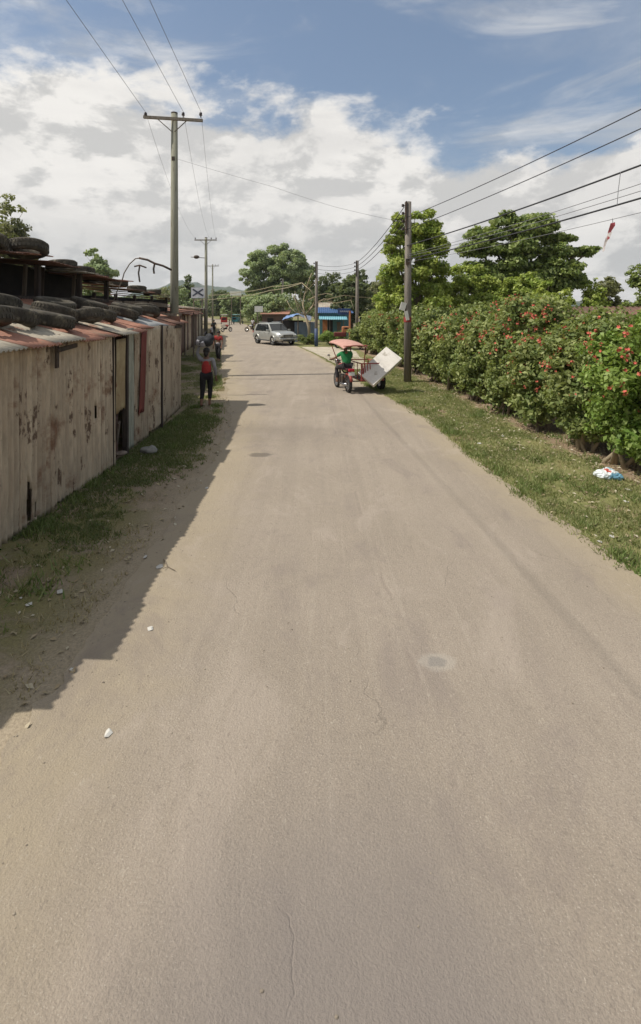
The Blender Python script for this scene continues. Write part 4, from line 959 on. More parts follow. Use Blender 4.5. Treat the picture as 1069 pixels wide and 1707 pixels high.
def person(label, loc, rz, pose, clothes, hairlen=.0):
    """pose: dict of joint -> position (local, facing +y)"""
    t_ = thing('person', label, 'person', loc, rz); J = {k: Vector(v) for k, v in pose.items()}
    def lerp(a, b, k): return J[a].lerp(J[b], k)
    jt = {'pelvis': (J['pelvis'], (.125,.10)), 'waist': (lerp('pelvis','neck',.35), (.105,.085)), 'chest': (lerp('pelvis','neck',.75), (.135,.095)), 'neck': (J['neck'], .052),
          'jaw': (J['neck'].lerp(J['head'], .55), .062), 'head': (J['head'], (.078,.092)), 'crown': (J['head']+Vector((0,0,.06)), (.068,.078)),
          'nose': (J['head']+J.get('face', Vector((0,1,0)))*.105+Vector((0,0,-.01)), .014)}
    ed = [('pelvis','waist'),('waist','chest'),('chest','neck'),('neck','jaw'),('jaw','head'),('head','crown'),('head','nose')]
    for s_ in ('l', 'r'):
        sg = -1 if s_ == 'l' else 1
        jt['ear'+s_] = (J['head']+Vector((sg*.09,0,-.005)), .016); ed.append(('head','ear'+s_))
        jt['sh'+s_] = (J['sh'+s_], .052); jt['el'+s_] = (J['el'+s_], .038); jt['fa'+s_] = (lerp('el'+s_,'wr'+s_,.35), .038); jt['wr'+s_] = (J['wr'+s_], .025)
        hd = (J['hand'+s_]-J['wr'+s_]).normalized(); jt['palm'+s_] = (J['wr'+s_]+hd*.06, (.036,.020))
        ed += [('chest','sh'+s_),('sh'+s_,'el'+s_),('el'+s_,'fa'+s_),('fa'+s_,'wr'+s_),('wr'+s_,'palm'+s_)]
        side = hd.cross(Vector((0,1,0))); side = side.normalized() if side.length > .2 else Vector((1,0,0)); cur = Vector(pose.get('curl'+s_, (0,.3,0)))
        for f_ in range(4):
            o_ = (f_-1.5)*.020; L = (.068,.078,.072,.055)[f_]
            a = J['wr'+s_]+hd*.10+side*o_; b = a+(hd+cur*.4)*L*.5; c = b+(hd+cur*1.4)*L*.45
            jt['k%s%d' % (s_, f_)] = (a, .010); jt['m%s%d' % (s_, f_)] = (b, .009); jt['t%s%d' % (s_, f_)] = (c, .0075)
            ed += [('palm'+s_, 'k%s%d' % (s_, f_)), ('k%s%d' % (s_, f_), 'm%s%d' % (s_, f_)), ('m%s%d' % (s_, f_), 't%s%d' % (s_, f_))]
        th = J['wr'+s_]+hd*.035-side*.045+cur*.02; jt['th'+s_] = (th, .011); jt['tt'+s_] = (th+(hd*.8+cur*.8)*.035, .009); ed += [('palm'+s_,'th'+s_),('th'+s_,'tt'+s_)]
        jt['hip'+s_] = (J['hip'+s_], .085); jt['kn'+s_] = (J['kn'+s_], .056); jt['ca'+s_] = (lerp('kn'+s_,'an'+s_,.3), .058); jt['an'+s_] = (J['an'+s_], .034)
        jt['heel'+s_] = (J['an'+s_]-J['foot'+s_]*.04+Vector((0,0,-.045)), .030); jt['toe'+s_] = (J['an'+s_]+J['foot'+s_]*.16+Vector((0,0,-.055)), (.036,.020))
        ed += [('pelvis','hip'+s_),('hip'+s_,'kn'+s_),('kn'+s_,'ca'+s_),('ca'+s_,'an'+s_),('an'+s_,'heel'+s_),('an'+s_,'toe'+s_)]
    skin_mesh('body', jt, ed, M_skin, t_, 'pelvis')
    for (nm, mt, parts) in clothes:
        cj = {}; ce = []
        for chain in parts:
            prev = None
            for (key, r) in chain:
                if isinstance(key, tuple): p_ = lerp(*key); kn = '%s_%s_%s' % key
                else: p_ = jt[key][0] if key in jt else J[key]; kn = key
                if kn not in cj: cj[kn] = (p_, r)
                if prev: ce.append((prev, kn))
                prev = kn
        skin_mesh(nm, cj, ce, mt, t_, list(cj)[0])
    hm = MB().ball(J['head']+Vector((0,0,.045))-J.get('face', Vector((0,1,0)))*.018, (.098,.112,.10), 14, 10)
    if hairlen: hm.tube([J['head']-J.get('face', Vector((0,1,0)))*.07, J['head']-J.get('face', Vector((0,1,0)))*.11-Vector((0,0,hairlen*.5)), J['head']-J.get('face', Vector((0,1,0)))*.12-Vector((0,0,hairlen))], [.07,.065,.03], 10)
    hm.build('hair', M_hair, t_, smooth=True)
    fc = J.get('face', Vector((0,1,0))); sd_ = fc.cross(Vector((0,0,1))).normalized()
    for sg in (-1, 1):
        MB().ball(J['head']+fc*.086+sd_*sg*.032+Vector((0,0,.012)), .011, 8, 6).build('eye', plain('eye_dark', (.02,.02,.02), .2), t_, smooth=True)
    MB().ball(J['head']+fc*.088+Vector((0,0,-.045)), (.024,.008,.008), 8, 5).build('mouth', plain('lips', (.25,.09,.07)), t_, smooth=True)
    return t_
M_red = mat('red_cloth', (.42,.045,.04), (.33,.035,.03), 6, rough=.85); M_black = mat('black_cloth', (.016,.015,.017), (.028,.025,.026), 6, rough=.9)
M_white = mat('white_cloth', (.52,.50,.50), (.42,.40,.41), 6, rough=.85); M_green = mat('green_cloth', (.03,.24,.085), (.022,.19,.065), 6, rough=.8)
M_jeans = mat('dark_trousers', (.045,.04,.042), (.03,.028,.03), 6, rough=.9)
ZF = .0
pose1 = dict(pelvis=(0,0,.90), neck=(0,.02,1.42), head=(0,.04,1.555), shl=(-.18,.02,1.36), shr=(.18,.02,1.36), ell=(-.27,.04,1.53), elr=(.25,-.02,1.09), wrl=(-.20,.05,1.77), wrr=(.26,.10,.86),
             handl=(-.13,.03,1.86), handr=(.26,.14,.76), curll=(.5,0,.1), curlr=(0,.5,0), hipl=(-.10,0,.88), hipr=(.10,0,.88), knl=(-.10,-.03,.47), knr=(.09,.12,.48), anl=(-.11,-.20,.115), anr=(.08,.06,.075),
             footl=(0,1,-.25), footr=(0,1,0), face=(0,1,0))
sleeve = lambda s_: [('chest', (.15,.11)), ('sh'+s_, .070), (('sh'+s_,'el'+s_,.5), .062), ('el'+s_, .055), (('el'+s_,'wr'+s_,.5), .046), (('el'+s_,'wr'+s_,.9), .038)]
trou = lambda s_, k=.93, a=.085: [('pelvis', (.145,.12)), ('hip'+s_, .105), (('hip'+s_,'kn'+s_,.5), .092), ('kn'+s_, .074), (('kn'+s_,'an'+s_,.5), .064), (('kn'+s_,'an'+s_,k), a*.6)]
person('person in red top and black trousers walking away, steadying a bundle on the head', (-3.27, 14.6, .004), R(3), pose1,
       [('red_top', M_red, [[('pelvis', (.165,.135)), ('waist', (.145,.12)), ('chest', (.150,.115)), (('chest' if False else 'pelvis','neck',.93), (.085,.07))]]),
        ('white_sleeves', mat('pale_grey_cloth', (.30,.29,.29), (.22,.21,.22), 6, rough=.85), [[('chest', (.10,.08)), ('shl', .075), (('shl','ell',.5), .056), ('ell', .048), (('ell','wrl',.5), .042), (('ell','wrl',.9), .036)], [('chest', (.10,.08)), ('shr', .075), (('shr','elr',.5), .056), ('elr', .050), (('elr','wrr',.5), .050), (('elr','wrr',.9), .042)]]),
        ('trousers', M_black, [trou('l', .72), trou('r', .72)])], .12)
bd = thing('bundle', 'dark grey sack bundle carried on the head of the walking person', 'bundle', (-3.30, 14.63, 1.72))
def lump(c, r, amp, seed, n=22, m=16, lf=7):
    mb = MB().ball(c, r, n, m); c = Vector(c)
    mb.v = [v+(v-c).normalized()*amp*fr(v.x, v.y, v.z+seed, lf) for v in mb.v]; return mb
lump((.02,0,.20), (.24,.17,.17), .12, 5, lf=3.5).build('sack', mat('grey_sack', (.055,.057,.062), (.035,.036,.04), 8, rough=.9), bd, smooth=True)
lump((-.10,-.10,.12), (.15,.10,.10), .05, 4).build('white_bag', plain('white_plastic', (.34,.33,.35), .5), bd, smooth=True)
MB().tube([(-.02,.0,.34),(.02,.02,.44)], [.05,.03], 8).build('sack_knot', M_black, bd)
pose2 = dict(pelvis=(0,0,.88), neck=(0,-.01,1.38), head=(0,-.02,1.51), shl=(-.17,0,1.32), shr=(.17,0,1.32), ell=(-.24,.05,1.05), elr=(.24,-.03,1.05), wrl=(-.22,.18,.86), wrr=(.25,.06,.82),
             handl=(-.22,.24,.78), handr=(.25,.10,.72), hipl=(-.09,0,.86), hipr=(.09,0,.86), knl=(-.09,.12,.47), knr=(.09,-.02,.46), anl=(-.09,.10,.08), anr=(.09,-.20,.11), footl=(0,1,0), footr=(0,1,-.2), face=(0,1,0))
person('distant person in a red and white shirt walking on the left verge', (-5.45, 27.2, .004), R(175), pose2,
       [('red_shirt', M_red, [[('waist', (.135,.11)), ('chest', (.155,.12)), (('pelvis','neck',.95), (.07,.06))], [('chest', (.155,.12)), ('shl', .07), (('shl','ell',.7), .058)], [('chest', (.155,.12)), ('shr', .07), (('shr','elr',.7), .058)]]),
        ('white_shirt_tail', M_white, [[('pelvis', (.155,.125)), ('waist', (.14,.115))]]), ('trousers', M_jeans, [trou('l'), trou('r')])])

person('small distant person in a white shirt outside the weathered shack', (-8.55, 40, .004), R(100), pose2,
       [('white_shirt', M_white, [[('pelvis', (.145,.12)), ('waist', (.135,.11)), ('chest', (.155,.12)), (('pelvis','neck',.95), (.07,.06))], [('chest', (.155,.12)), ('shl', .07), (('shl','ell',.7), .058)], [('chest', (.155,.12)), ('shr', .07), (('shr','elr',.7), .058)]]), ('trousers', M_jeans, [trou('l'), trou('r')])])
person('small distant person in dark clothes by the far end of the shack row', (-11.4, 54.5, .004), R(190), pose2,
       [('dark_shirt', M_black, [[('pelvis', (.145,.12)), ('waist', (.135,.11)), ('chest', (.155,.12)), (('pelvis','neck',.95), (.07,.06))], [('chest', (.155,.12)), ('shl', .07), (('shl','ell',.7), .058)], [('chest', (.155,.12)), ('shr', .07), (('shr','elr',.7), .058)]]), ('trousers', M_jeans, [trou('l'), trou('r')])])

# ------------------------------------------------------------------ cargo tricycle with rider and mattress
M_redframe = mat('red_painted_tube', (.36,.07,.055), (.27,.055,.045), 8, (.12,.07,.05), 12, (.62,.7), rough=.5)
M_chrome = plain('bike_chrome', (.5,.5,.5), .25, .9)
TR = (.93, 17.0, .012); TYAW = R(16)
tr = thing('cargo_tricycle', 'red motor tricycle with a pink canopy and a cargo sidecar on its right', 'tricycle', TR, TYAW)   # local +y forward
for (xx, yy, r_, w_) in ((0, 0, .29, .10), (0, 1.24, .29, .09), (1.28, .30, .30, .17)):
    w__ = wheel(tr, 0, 0, r_, w_, M_rubber_new, M_chrome, .74 if w_ < .15 else .6, nspoke=14 if w_ < .15 else 6); w__.location = (xx, yy, 0)
fm = MB(); fm.tube([(0,0,.30),(0,.35,.38),(0,.75,.42),(0,1.0,.85)], .03, 8).tube([(0,.1,.66),(0,.5,.62),(0,1.0,.82)], .028, 8).tube([(-.09,0,.30),(-.10,.05,.62)], .02, 7).tube([(.09,0,.30),(.10,.05,.62)], .02, 7)
fm.build('frame', M_iron, tr, smooth=True)
MB().tube([(-.06,1.24,.29),(-.07,1.06,.92)], .022, 7).tube([(.06,1.24,.29),(.07,1.06,.92)], .022, 7).build('front_fork', M_chrome, tr)
o = MB().box((0,.45,.40), (.26,.36,.30)).build('engine', M_iron, tr); bevel(o, .04)
o = lump((0,.68,.80), (.13,.24,.12), .0, 0).build('fuel_tank', M_redframe, tr, smooth=True)
o = MB().box((0,.15,.775), (.25,.72,.09)).build('seat', plain('seat_vinyl', (.05,.012,.012), .5), tr); bevel(o, .035, 3)
fd = MB()
vs = []
for k in range(9):
    a = R(20+k*17); vs.append((math.cos(a)*.34, math.sin(a)*.34+.29))
fd.tube([(0, -q[0], q[1]) for q in vs], .055, 8); fd.build('rear_fender', M_redframe, tr, smooth=True)
MB().box((0,-.33,.66), (.20,.03,.11), (-.25,0,0)).build('number_plate', plain('plate_pale', (.70,.68,.62)), tr)
o = MB().box((0,-.30,.78), (.20,.08,.09)).build('tail_light', plain('tail_light_red', (.50,.03,.05), .25), tr); bevel(o, .02)
MB().tube([(-.35,1.02,1.02),(-.22,1.08,1.0),(0,1.05,.97),(.22,1.08,1.0),(.35,1.02,1.02)], .016, 7).build('handlebar', M_iron, tr)
o = MB().ball((0,1.16,.92), (.10,.08,.11), 12, 8).build('headlamp', M_chrome, tr, smooth=True)
for s_ in (-1, 1):
    MB().tube([(s_*.26,1.05,1.0),(s_*.36,1.05,1.14)], .007, 5).ball((s_*.37,1.05,1.17), (.055,.015,.035), 8, 6).build('mirror', M_chrome, tr)
    MB().tube([(s_*.06,.45,.27),(s_*.24,.45,.27)], .018, 6).build('footpeg', M_iron, tr)
MB().tube([(-.14,.5,.26),(-.16,.1,.27),(-.16,-.30,.32)], [.03,.045,.05], 10).build('exhaust', M_chrome, tr, smooth=True)
# sidecar
mb = MB()
x0, x1, y0, y1, zb, zt = .36, 1.14, -.28, 1.12, .42, .98
for zz in (zb, zt):
    mb.tube([(x0,y0,zz),(x1,y0,zz),(x1,y1,zz),(x0,y1,zz),(x0,y0,zz)], .020, 6)
for (xx, yy) in ((x0,y0),(x1,y0),(x1,y1),(x0,y1)): mb.tube([(xx,yy,zb-.02),(xx,yy,zt)], .02, 6)
mb.build('sidecar_frame', M_redframe, tr)
for k in range(4):
    xx = x0+.06+k*.09; MB().tube([(xx,y0,zb),(xx-.03,y0,zt+.02)], .014, 6).build('side_bar', M_redframe, tr)
for yy in (.1, .45, .8): MB().tube([(x0,yy,zb),(x0,yy,zt)], .013, 6).build('side_bar', M_redframe, tr)
MB().box(((x0+x1)/2,(y0+y1)/2,zb), (x1-x0,y1-y0,.03)).build('bed_floor', M_darkwood, tr)
MB().tube([(0,.10,.36),(1.2,.10,.34)], .022, 6).tube([(0,.85,.42),(1.15,.85,.40)], .022, 6).tube([(1.15,.30,.30),(1.38,.30,.30)], .02, 6).build('axle_bars', M_iron, tr)
pts = [(1.28, .30-math.cos(R(a))*.36, .30+math.sin(R(a))*.36) for a in range(15, 170, 18)]
MB().tube(pts, .05, 8).build('sidecar_fender', M_iron, tr, smooth=True)
# canopy over the rider
pv = MB(); nu, nv = 10, 10
cx0, cx1, cy0, cy1 = -.34, .50, -.50, 1.10
for layer in (0, 1):
    for j in range(nv+1):
        for i in range(nu+1):
            a, b = i/nu, j/nv
            zz = 1.62+.10*math.sin(math.pi*a)**.6+.05*math.sin(math.pi*b)**.7-.10*(1-b)-(.03 if layer else 0)
            pv.v.append(Vector((cx0+(cx1-cx0)*a, cy0+(cy1-cy0)*b, zz)))
n1_ = (nu+1)*(nv+1)
for j in range(nv):
    for i in range(nu):
        k = j*(nu+1)+i; pv.f.append((k,k+1,k+nu+2,k+nu+1)); pv.f.append((n1_+k,n1_+k+nu+1,n1_+k+nu+2,n1_+k+1))
for i in range(nu): pv.f.append((i, n1_+i, n1_+i+1, i+1)); k = nv*(nu+1)+i; pv.f.append((k, k+1, n1_+k+1, n1_+k))
for j in range(nv): k = j*(nu+1); pv.f.append((k, k+nu+1, n1_+k+nu+1, n1_+k)); k += nu; pv.f.append((k, n1_+k, n1_+k+nu+1, k+nu+1))
o = pv.build('canopy', mat('faded_pink_canvas', (.55,.31,.25), (.46,.25,.20), 4, rough=.7), tr); autosmooth(o, 50)
mb = MB(); mb.tube([(cx0,cy0,1.59),(cx1,cy0,1.59)], .014, 6)
for a in range(11): pass
mb.build('canopy_edge', M_redframe, tr)
for (xa, ya, xb, yb) in ((.42,-.26,.46,-.40), (.40,1.0,.44,1.0), (-.05,1.02,-.30,1.05)):
    MB().tube([(xa,ya,.45 if xa > 0 else .95),(xb,yb,1.62)], .016, 6).build('canopy_post', M_redframe, tr)
MB().box((.47,-.38,1.45), (.04,.05,.32)).build('canopy_strap', M_iron, tr)
# rider
pose3 = dict(pelvis=(0,.12,.90), neck=(-.02,.24,1.37), head=(-.02,.29,1.49), shl=(-.19,.22,1.30), shr=(.16,.22,1.30), ell=(-.32,.48,1.12), elr=(.30,.50,1.14), wrl=(-.33,.82,1.06), wrr=(.31,.84,1.06),
             handl=(-.33,1.0,1.04), handr=(.31,1.0,1.04), curll=(0,.2,-.5), curlr=(0,.2,-.5), hipl=(-.11,.14,.88), hipr=(.11,.14,.88), knl=(-.24,.55,.78), knr=(.22,.56,.78), anl=(-.25,.42,.36), anr=(.21,.43,.36),
             footl=(0,1,.05), footr=(0,1,.05), face=(0,1,0))
rd = person('person in a green shirt riding the tricycle under its pink canopy', TR, TYAW, pose3,
       [('green_shirt', M_green, [[('pelvis', (.155,.12)), ('waist', (.155,.12)), ('chest', (.175,.125)), (('pelvis','neck',.94), (.09,.07))], [('chest', (.175,.125)), ('shl', .075), (('shl','ell',.6), .062)], [('chest', (.175,.125)), ('shr', .075), (('shr','elr',.6), .062)]]),
        ('trousers', M_jeans, [[('pelvis', (.14,.12)), ('hipl', .105), (('hipl','knl',.5), .092), ('knl', .075), (('knl','anl',.85), .055)], [('pelvis', (.14,.12)), ('hipr', .105), (('hipr','knr',.5), .092), ('knr', .075), (('knr','anr',.85), .055)]])])
MB().lathe([(.001,.0),(.11,.0),(.115,.04),(.095,.10),(.05,.135),(.001,.14)], 16, Matrix.Translation((-.02,.29,1.50))).tube([(-.02,.38,1.51),(-.02,.46,1.50)], [.09,.07], 10).build('cap', M_white, rd, smooth=True)
# mattress: long slab leaning diagonally out of the sidecar
ctr = W(634, 611, 17.0)
ux = (W(662,596.5,17.0)-W(614,641,16.55)).normalized(); 
vtmp = Vector((-.62, .45, .42)); vy = (vtmp-ux*vtmp.dot(ux)).normalized(); nz = ux.cross(vy).normalized()
if nz.y > 0: nz = -nz; 
Mm = Matrix((ux, vy, nz)).transposed()
mt_ = MB().box(ctr, (1.38, .72, .15), Mm).build('mattress', mat('dirty_white_foam', (.70,.66,.60), (.62,.58,.52), 2.5, (.40,.36,.30), 3, (.6,.7), rough=.85)); bevel(mt_, .02, 3)
tag(mt_, 'big off-white mattress slab leaning out of the tricycle sidecar', 'mattress')

# ------------------------------------------------------------------ buildings and stalls on the far right side
def house(name, label, x0, x1, y0, y1, h, wm, rm, roof='gable', cat='house', doors=(), rise=.7, over=.3, group=None, windows=()):
    t_ = thing(name, label, cat, ((x0+x1)/2, y0, 0), 0, group)
    cx = (x0+x1)/2; cy = (y0+y1)/2
    MB().box((cx, cy, h/2), (x1-x0, y1-y0, h)).build('wall', wm, t_, local=False)
    if roof == 'gable':
        for s_ in (-1, 1):
            A = Vector((x0-over, cy+s_*((y1-y0)/2+over), h-.05)); B = Vector((x0-over, cy, h+rise))
            corr('roof', A if s_ < 0 else A, (1,0,0), B-A, x1-x0+2*over, (B-A).length, rm, t_, pitch=.2, amp=.02, nv=3)
        MB().add([(x0,y0,h),(x0,y1,h),(x0,cy,h+rise*.9)], [(0,1,2)]).add([(x1,y0,h),(x1,y1,h),(x1,cy,h+rise*.9)], [(0,2,1)]).build('gable', wm, t_, local=False)
    else:
        A = Vector((x0-over, y0-over, h-.02)); B = Vector((x0-over, y1+over, h+rise)); corr('roof', A, (1,0,0), B-A, x1-x0+2*over, (B-A).length, rm, t_, pitch=.2, amp=.02, nv=3)
    for (a, b, z0, z1, m, nm) in doors:
        o = MB().box(((a+b)/2, y0-.02, (z0+z1)/2), (b-a, .06, z1-z0)).build(nm, m, t_, local=False)
        MB().box(((a+b)/2, y0-.06, z1+.03), (b-a+.12, .05, .06)).build('lintel', M_wood, t_, local=False)
    return t_
M_blue = mat('blue_paint_wall', (.10,.14,.20), (.08,.11,.16), 2, (.12,.14,.18), 4, rough=.7); M_lblue = mat('grey_blue_wall', (.20,.25,.31), (.15,.19,.24), 2, rough=.8)
M_teal = mat('teal_wall', (.10,.22,.25), (.08,.17,.20), 2, rough=.8); M_orange = mat('orange_paint', (.45,.18,.08), (.36,.14,.06), 3, rough=.6)
M_tarp = mat('blue_tarp', (.16,.26,.50), (.22,.33,.55), 3, (.45,.50,.58), 5, rough=.5); M_aqua = mat('aqua_awning', (.16,.38,.46), (.22,.44,.50), 2, rough=.5)
M_whitew = mat('white_wall', (.52,.49,.43), (.43,.40,.34), 2, (.30,.27,.22), 4, rough=.85)
# blue-roofed building right of the blue-footed pole (z~50)
def bx(px, d): return (px-CX)/F*d
hb = house('blue_store', 'blue roadside store with teal walls and an aqua awning', bx(533,48), bx(585,48), 48, 54, 2.45, M_teal, mat('dark_blue_roof', (.04,.09,.20), (.05,.11,.25), 1, rough=.6), 'shed', 'store', rise=.55,
           doors=[(bx(538,48), bx(546,48), .05, 1.85, M_orange, 'orange_panel'), (bx(547,48), bx(555,48), .0, 1.85, M_dark, 'doorway'), (bx(562,48), bx(568,48), .6, 1.5, M_wood, 'shutter')])
A = Vector((bx(532,47), 46.6, 1.85)); B = Vector((bx(532,48), 48.05, 2.2))
corr('awning', A, (1,0,-.01), B-A, bx(578,48)-bx(532,48), (B-A).length, M_aqua, hb, pitch=.2, amp=.02, nv=2)
MB().box((bx(550,46.8), 46.7, .9), (.06,.06,1.85)).box((bx(573,46.8), 46.7, .9), (.06,.06,1.85)).build('awning_post', M_wood, hb, local=False)
# blue sign with illegible white lettering
sg = thing('blue_sign', 'dark blue signboard with faint white lettering on an orange post', 'sign', (bx(583,45), 45, 0))
MB().box(W(574,519,45), (1.15,.05,.55)).build('sign_board', mat('sign_blue', (.035,.07,.20), (.03,.06,.17), 3, rough=.5), sg, local=False)
mb = MB(); 
for k, w in enumerate((.07,.05,.08,.04,.07,.05,.06,.08,.05)): mb.box(W(567.5+k*1.7,519,44.96)+Vector((0,0,.01*(-1)**k)), (w*.8,.012,.13))
mb.build('lettering', plain('faded_white_paint', (.45,.48,.55)), sg, local=False)
MB().tube([(bx(583.5,45),45,0),(bx(583.5,45),45,2.65)], .09, 8).build('sign_post', M_orange, sg, local=False)
# orange cart thing near the hedge end
oc = thing('orange_cart', 'small orange and dark red cart at the end of the hedge', 'cart', (bx(575,36), 36, 0))
o = MB().box(W(576,549,36), (.50,.6,.42)).build('cart_box', M_orange, oc, local=False); bevel(o, .06, 3)
o = MB().box(W(567,556,36)+Vector((0,0,-.05)), (.85,.7,.30)).build('cart_bed', mat('dark_red_paint', (.14,.025,.02), (.10,.02,.02), 4, rough=.5), oc, local=False); bevel(o, .05, 2)
MB().box(W(577,547,35.6), (.24,.05,.12)).build('cart_window', M_dark, oc, local=False)
for dx in (-.35, .25):
    w__ = wheel(oc, 0, 0, .28, .1, M_rubber_new, M_iron, .6); w__.location = (-.1+dx, 0, 0); w__.rotation_euler = (0,0,R(90))
MB().box((bx(567,36)-.35, 36, .45), (.06,.06,.5)).box((bx(575,36)+.25, 36, .45), (.06,.06,.6)).build('cart_leg', M_iron, oc, local=False)
# tarp stall behind the car
ts = thing('tarp_stall', 'market stall under a sagging blue tarpaulin behind the silver car', 'stall', (bx(497,44), 44, 0))
def tarp(corners, nu, nv, sag, seed, name, parent, mt):
    a, b, c, d = [Vector(q) for q in corners]; vs, fs = [], []
    for j in range(nv+1):
        for i in range(nu+1):
            u, v = i/nu, j/nv; p_ = a.lerp(b, u).lerp(d.lerp(c, u), v); vs.append(p_+Vector((0,0,-sag*math.sin(math.pi*u)*math.sin(math.pi*v)+.10*fr(u*4, v*4, seed)*(1))))
    for j in range(nv):
        for i in range(nu): m_ = j*(nu+1)+i; fs.append((m_, m_+1, m_+nu+2, m_+nu+1))
    o = link_mesh(name, vs, fs, mt, parent, local=False, smooth=True); m = o.modifiers.new('t', 'SOLIDIFY'); m.thickness = .01; return o
tarp([W(470,533,42.5), W(497,524,42.5), W(502,521,46), W(478,526,46)], 12, 8, .15, 2, 'tarpaulin', ts, M_tarp)
tarp([W(497,524,42.5), W(518,535,42.5), W(520,528,46), W(502,521,46)], 12, 8, .12, 5, 'tarpaulin', ts, mat('grey_tarp', (.20,.23,.30), (.27,.30,.38), 3, rough=.5))
for px_, py_ in ((471,534),(497,526),(517,536)): MB().tube([Vector((bx(px_,42.6),42.6,0)), W(px_,py_,42.6)], .05, 6).build('stall_post', M_wood, ts, local=False)
MB().box((bx(508,43),43.2,.85), (bx(528,43)-bx(494,43),.06,1.7)).build('stall_front', M_lblue, ts, local=False)
MB().box((bx(485,45),45.2,.9), (2.2,.06,1.8)).build('stall_back', M_dark, ts, local=False)
o = MB().box((bx(484,43.5),43.6,.42), (1.4,.7,.84)).build('counter', M_wood, ts, local=False)
# pale houses beyond
house('pale_house', 'pale house with a long light roof above the blue store', bx(535,62), bx(590,62), 62, 70, 2.7, M_whitew, M_roof_pale, 'gable', rise=.95, group='houses beyond the stalls')
house('pale_house', 'white-roofed house right of the wooden pole by the blue store', bx(600,54), bx(640,54), 54, 62, 2.5, M_whitew, mat('white_tin', (.62,.60,.56), (.5,.48,.44), 2, rough=.5), 'shed', rise=.5, group='houses beyond the stalls',
      doors=[(bx(604,54), bx(609,54), 0, 1.9, M_dark, 'door')])
house('red_roof_stall', 'small stall with a rusty red roof left behind the silver car', bx(437,62), bx(478,62), 62, 67, 2.2, M_wall_b, M_roof_red, 'shed', 'stall', rise=.45, group='houses beyond the stalls',
      doors=[(bx(446,62), bx(456,62), 0, 1.7, M_dark, 'doorway')])
house('brown_stall', 'brown timber stall at the road side left of the silver car', bx(425,72), bx(442,72), 72, 76, 2.4, M_wall_b, M_roof_brown, 'shed', 'stall', rise=.3, group='houses beyond the stalls')
house('rusty_roof_house', 'house with a rusty tin roof just showing over the hedge at right', 7.7, 11.6, 16.4, 20.5, 2.26, M_wall_b, M_roof_brown, 'gable', rise=.62, over=.35)
ws = thing('white_sign', 'small blank white signboard on a post left of the red roofed stall', 'sign', (bx(431,62), 61.2, 0))
MB().box(W(431.5,515,61.2), (1.0,.06,.72)).build('sign_board', plain('white_board', (.72,.71,.66)), ws, local=False)
MB().tube([(bx(431,62),61.26,0),(bx(431,62),61.26,2.9)], .06, 7).build('sign_post', M_wood, ws, local=False)
xs = thing('white_sign', 'white board painted with a dark X above the far shack roofs', 'sign', (bx(330,52), 52, 0))
MB().box(W(330,488,52), (1.35,.06,1.1)).build('sign_board', plain('white_board_b', (.60,.62,.66)), xs, local=False)
MB().box(W(330,487.5,51.95), (1.25,.02,.16), (0,R(33),0)).box(W(330,487.5,51.92), (1.25,.02,.16), (0,R(-33),0)).build('x_mark', plain('dark_paint', (.06,.07,.10)), xs, local=False)
MB().tube([(bx(323,52),52.06,0),(bx(323,52),52.06,4.9)], .06, 7).tube([(bx(337,52),52.06,0),(bx(337,52),52.06,4.9)], .06, 7).build('sign_posts', M_wood, xs, local=False)
wb = thing('white_banner', 'long white banner board above the road end', 'banner', (bx(393,90), 90, 0))
MB().box(W(393,489,90), (2.0,.08,.75)).build('banner_board', plain('white_board_c', (.70,.70,.62)), wb, local=False)
MB().tube([(bx(386,90),90.08,0),(bx(386,90),90.08,5.6)], .07, 6).tube([(bx(401,90),90.08,0),(bx(401,90),90.08,5.6)], .07, 6).build('banner_posts', M_wood, wb, local=False)
# yellow bamboo poles / dry tree by the blue-footed pole
M_bamboo = mat('dry_bamboo', (.34,.30,.19), (.27,.235,.14), 5, rough=.7)
cable('upper yellowish bamboo line sagging over the road towards the dry tree', [W(345,492,62), W(400,487,56), W(455,477,48), W(503,471,41)], .032, M_bamboo, .1, 'bamboo lines over the road', 'bamboo_line', 'bamboo')
cable('lower yellowish bamboo line sagging over the road towards the dry tree', [W(322,500,60), W(400,494,54), W(450,484,47), W(503,472,41)], .036, M_bamboo, .1, 'bamboo lines over the road', 'bamboo_line', 'bamboo')
dt = thing('dry_tree', 'leafless pale dry tree arching beside the blue-footed pole', 'tree', (bx(516,41), 41, 0))
mb = MB(); random.seed(8)
mb.tube([(bx(517,41),41,0), W(515,545,41), W(509,525,41)], [.13,.11,.09], 8)
def br(pts, r): mb.tube([W(a, b, 41+random.uniform(-.8,.8)) for a, b in pts], [r*(1-.75*i/len(pts)) for i in range(len(pts))], 6)
br([(509,525),(500,512),(494,500),(492,486)], .07); br([(509,525),(505,508),(508,490),(514,470),(520,455)], .07); br([(509,525),(520,512),(526,498),(518,484),(503,471)], .07)
br([(509,525),(498,520),(494,505),(488,490)], .05); br([(505,508),(500,495),(503,482)], .04); br([(514,500),(530,492),(545,489),(555,492)], .05); br([(515,515),(535,500),(560,505),(570,515)], .05)
br([(509,525),(492,520),(484,512),(478,500)], .04); br([(520,512),(540,498),(552,500),(560,510)], .035); br([(540,500),(575,492),(596,495),(618,496)], .03); br([(560,505),(585,500),(590,515)], .03)
br([(508,490),(514,482),(525,470),(528,462)], .03)
mb.build('branches', M_bark_pale, dt, local=False, smooth=True)
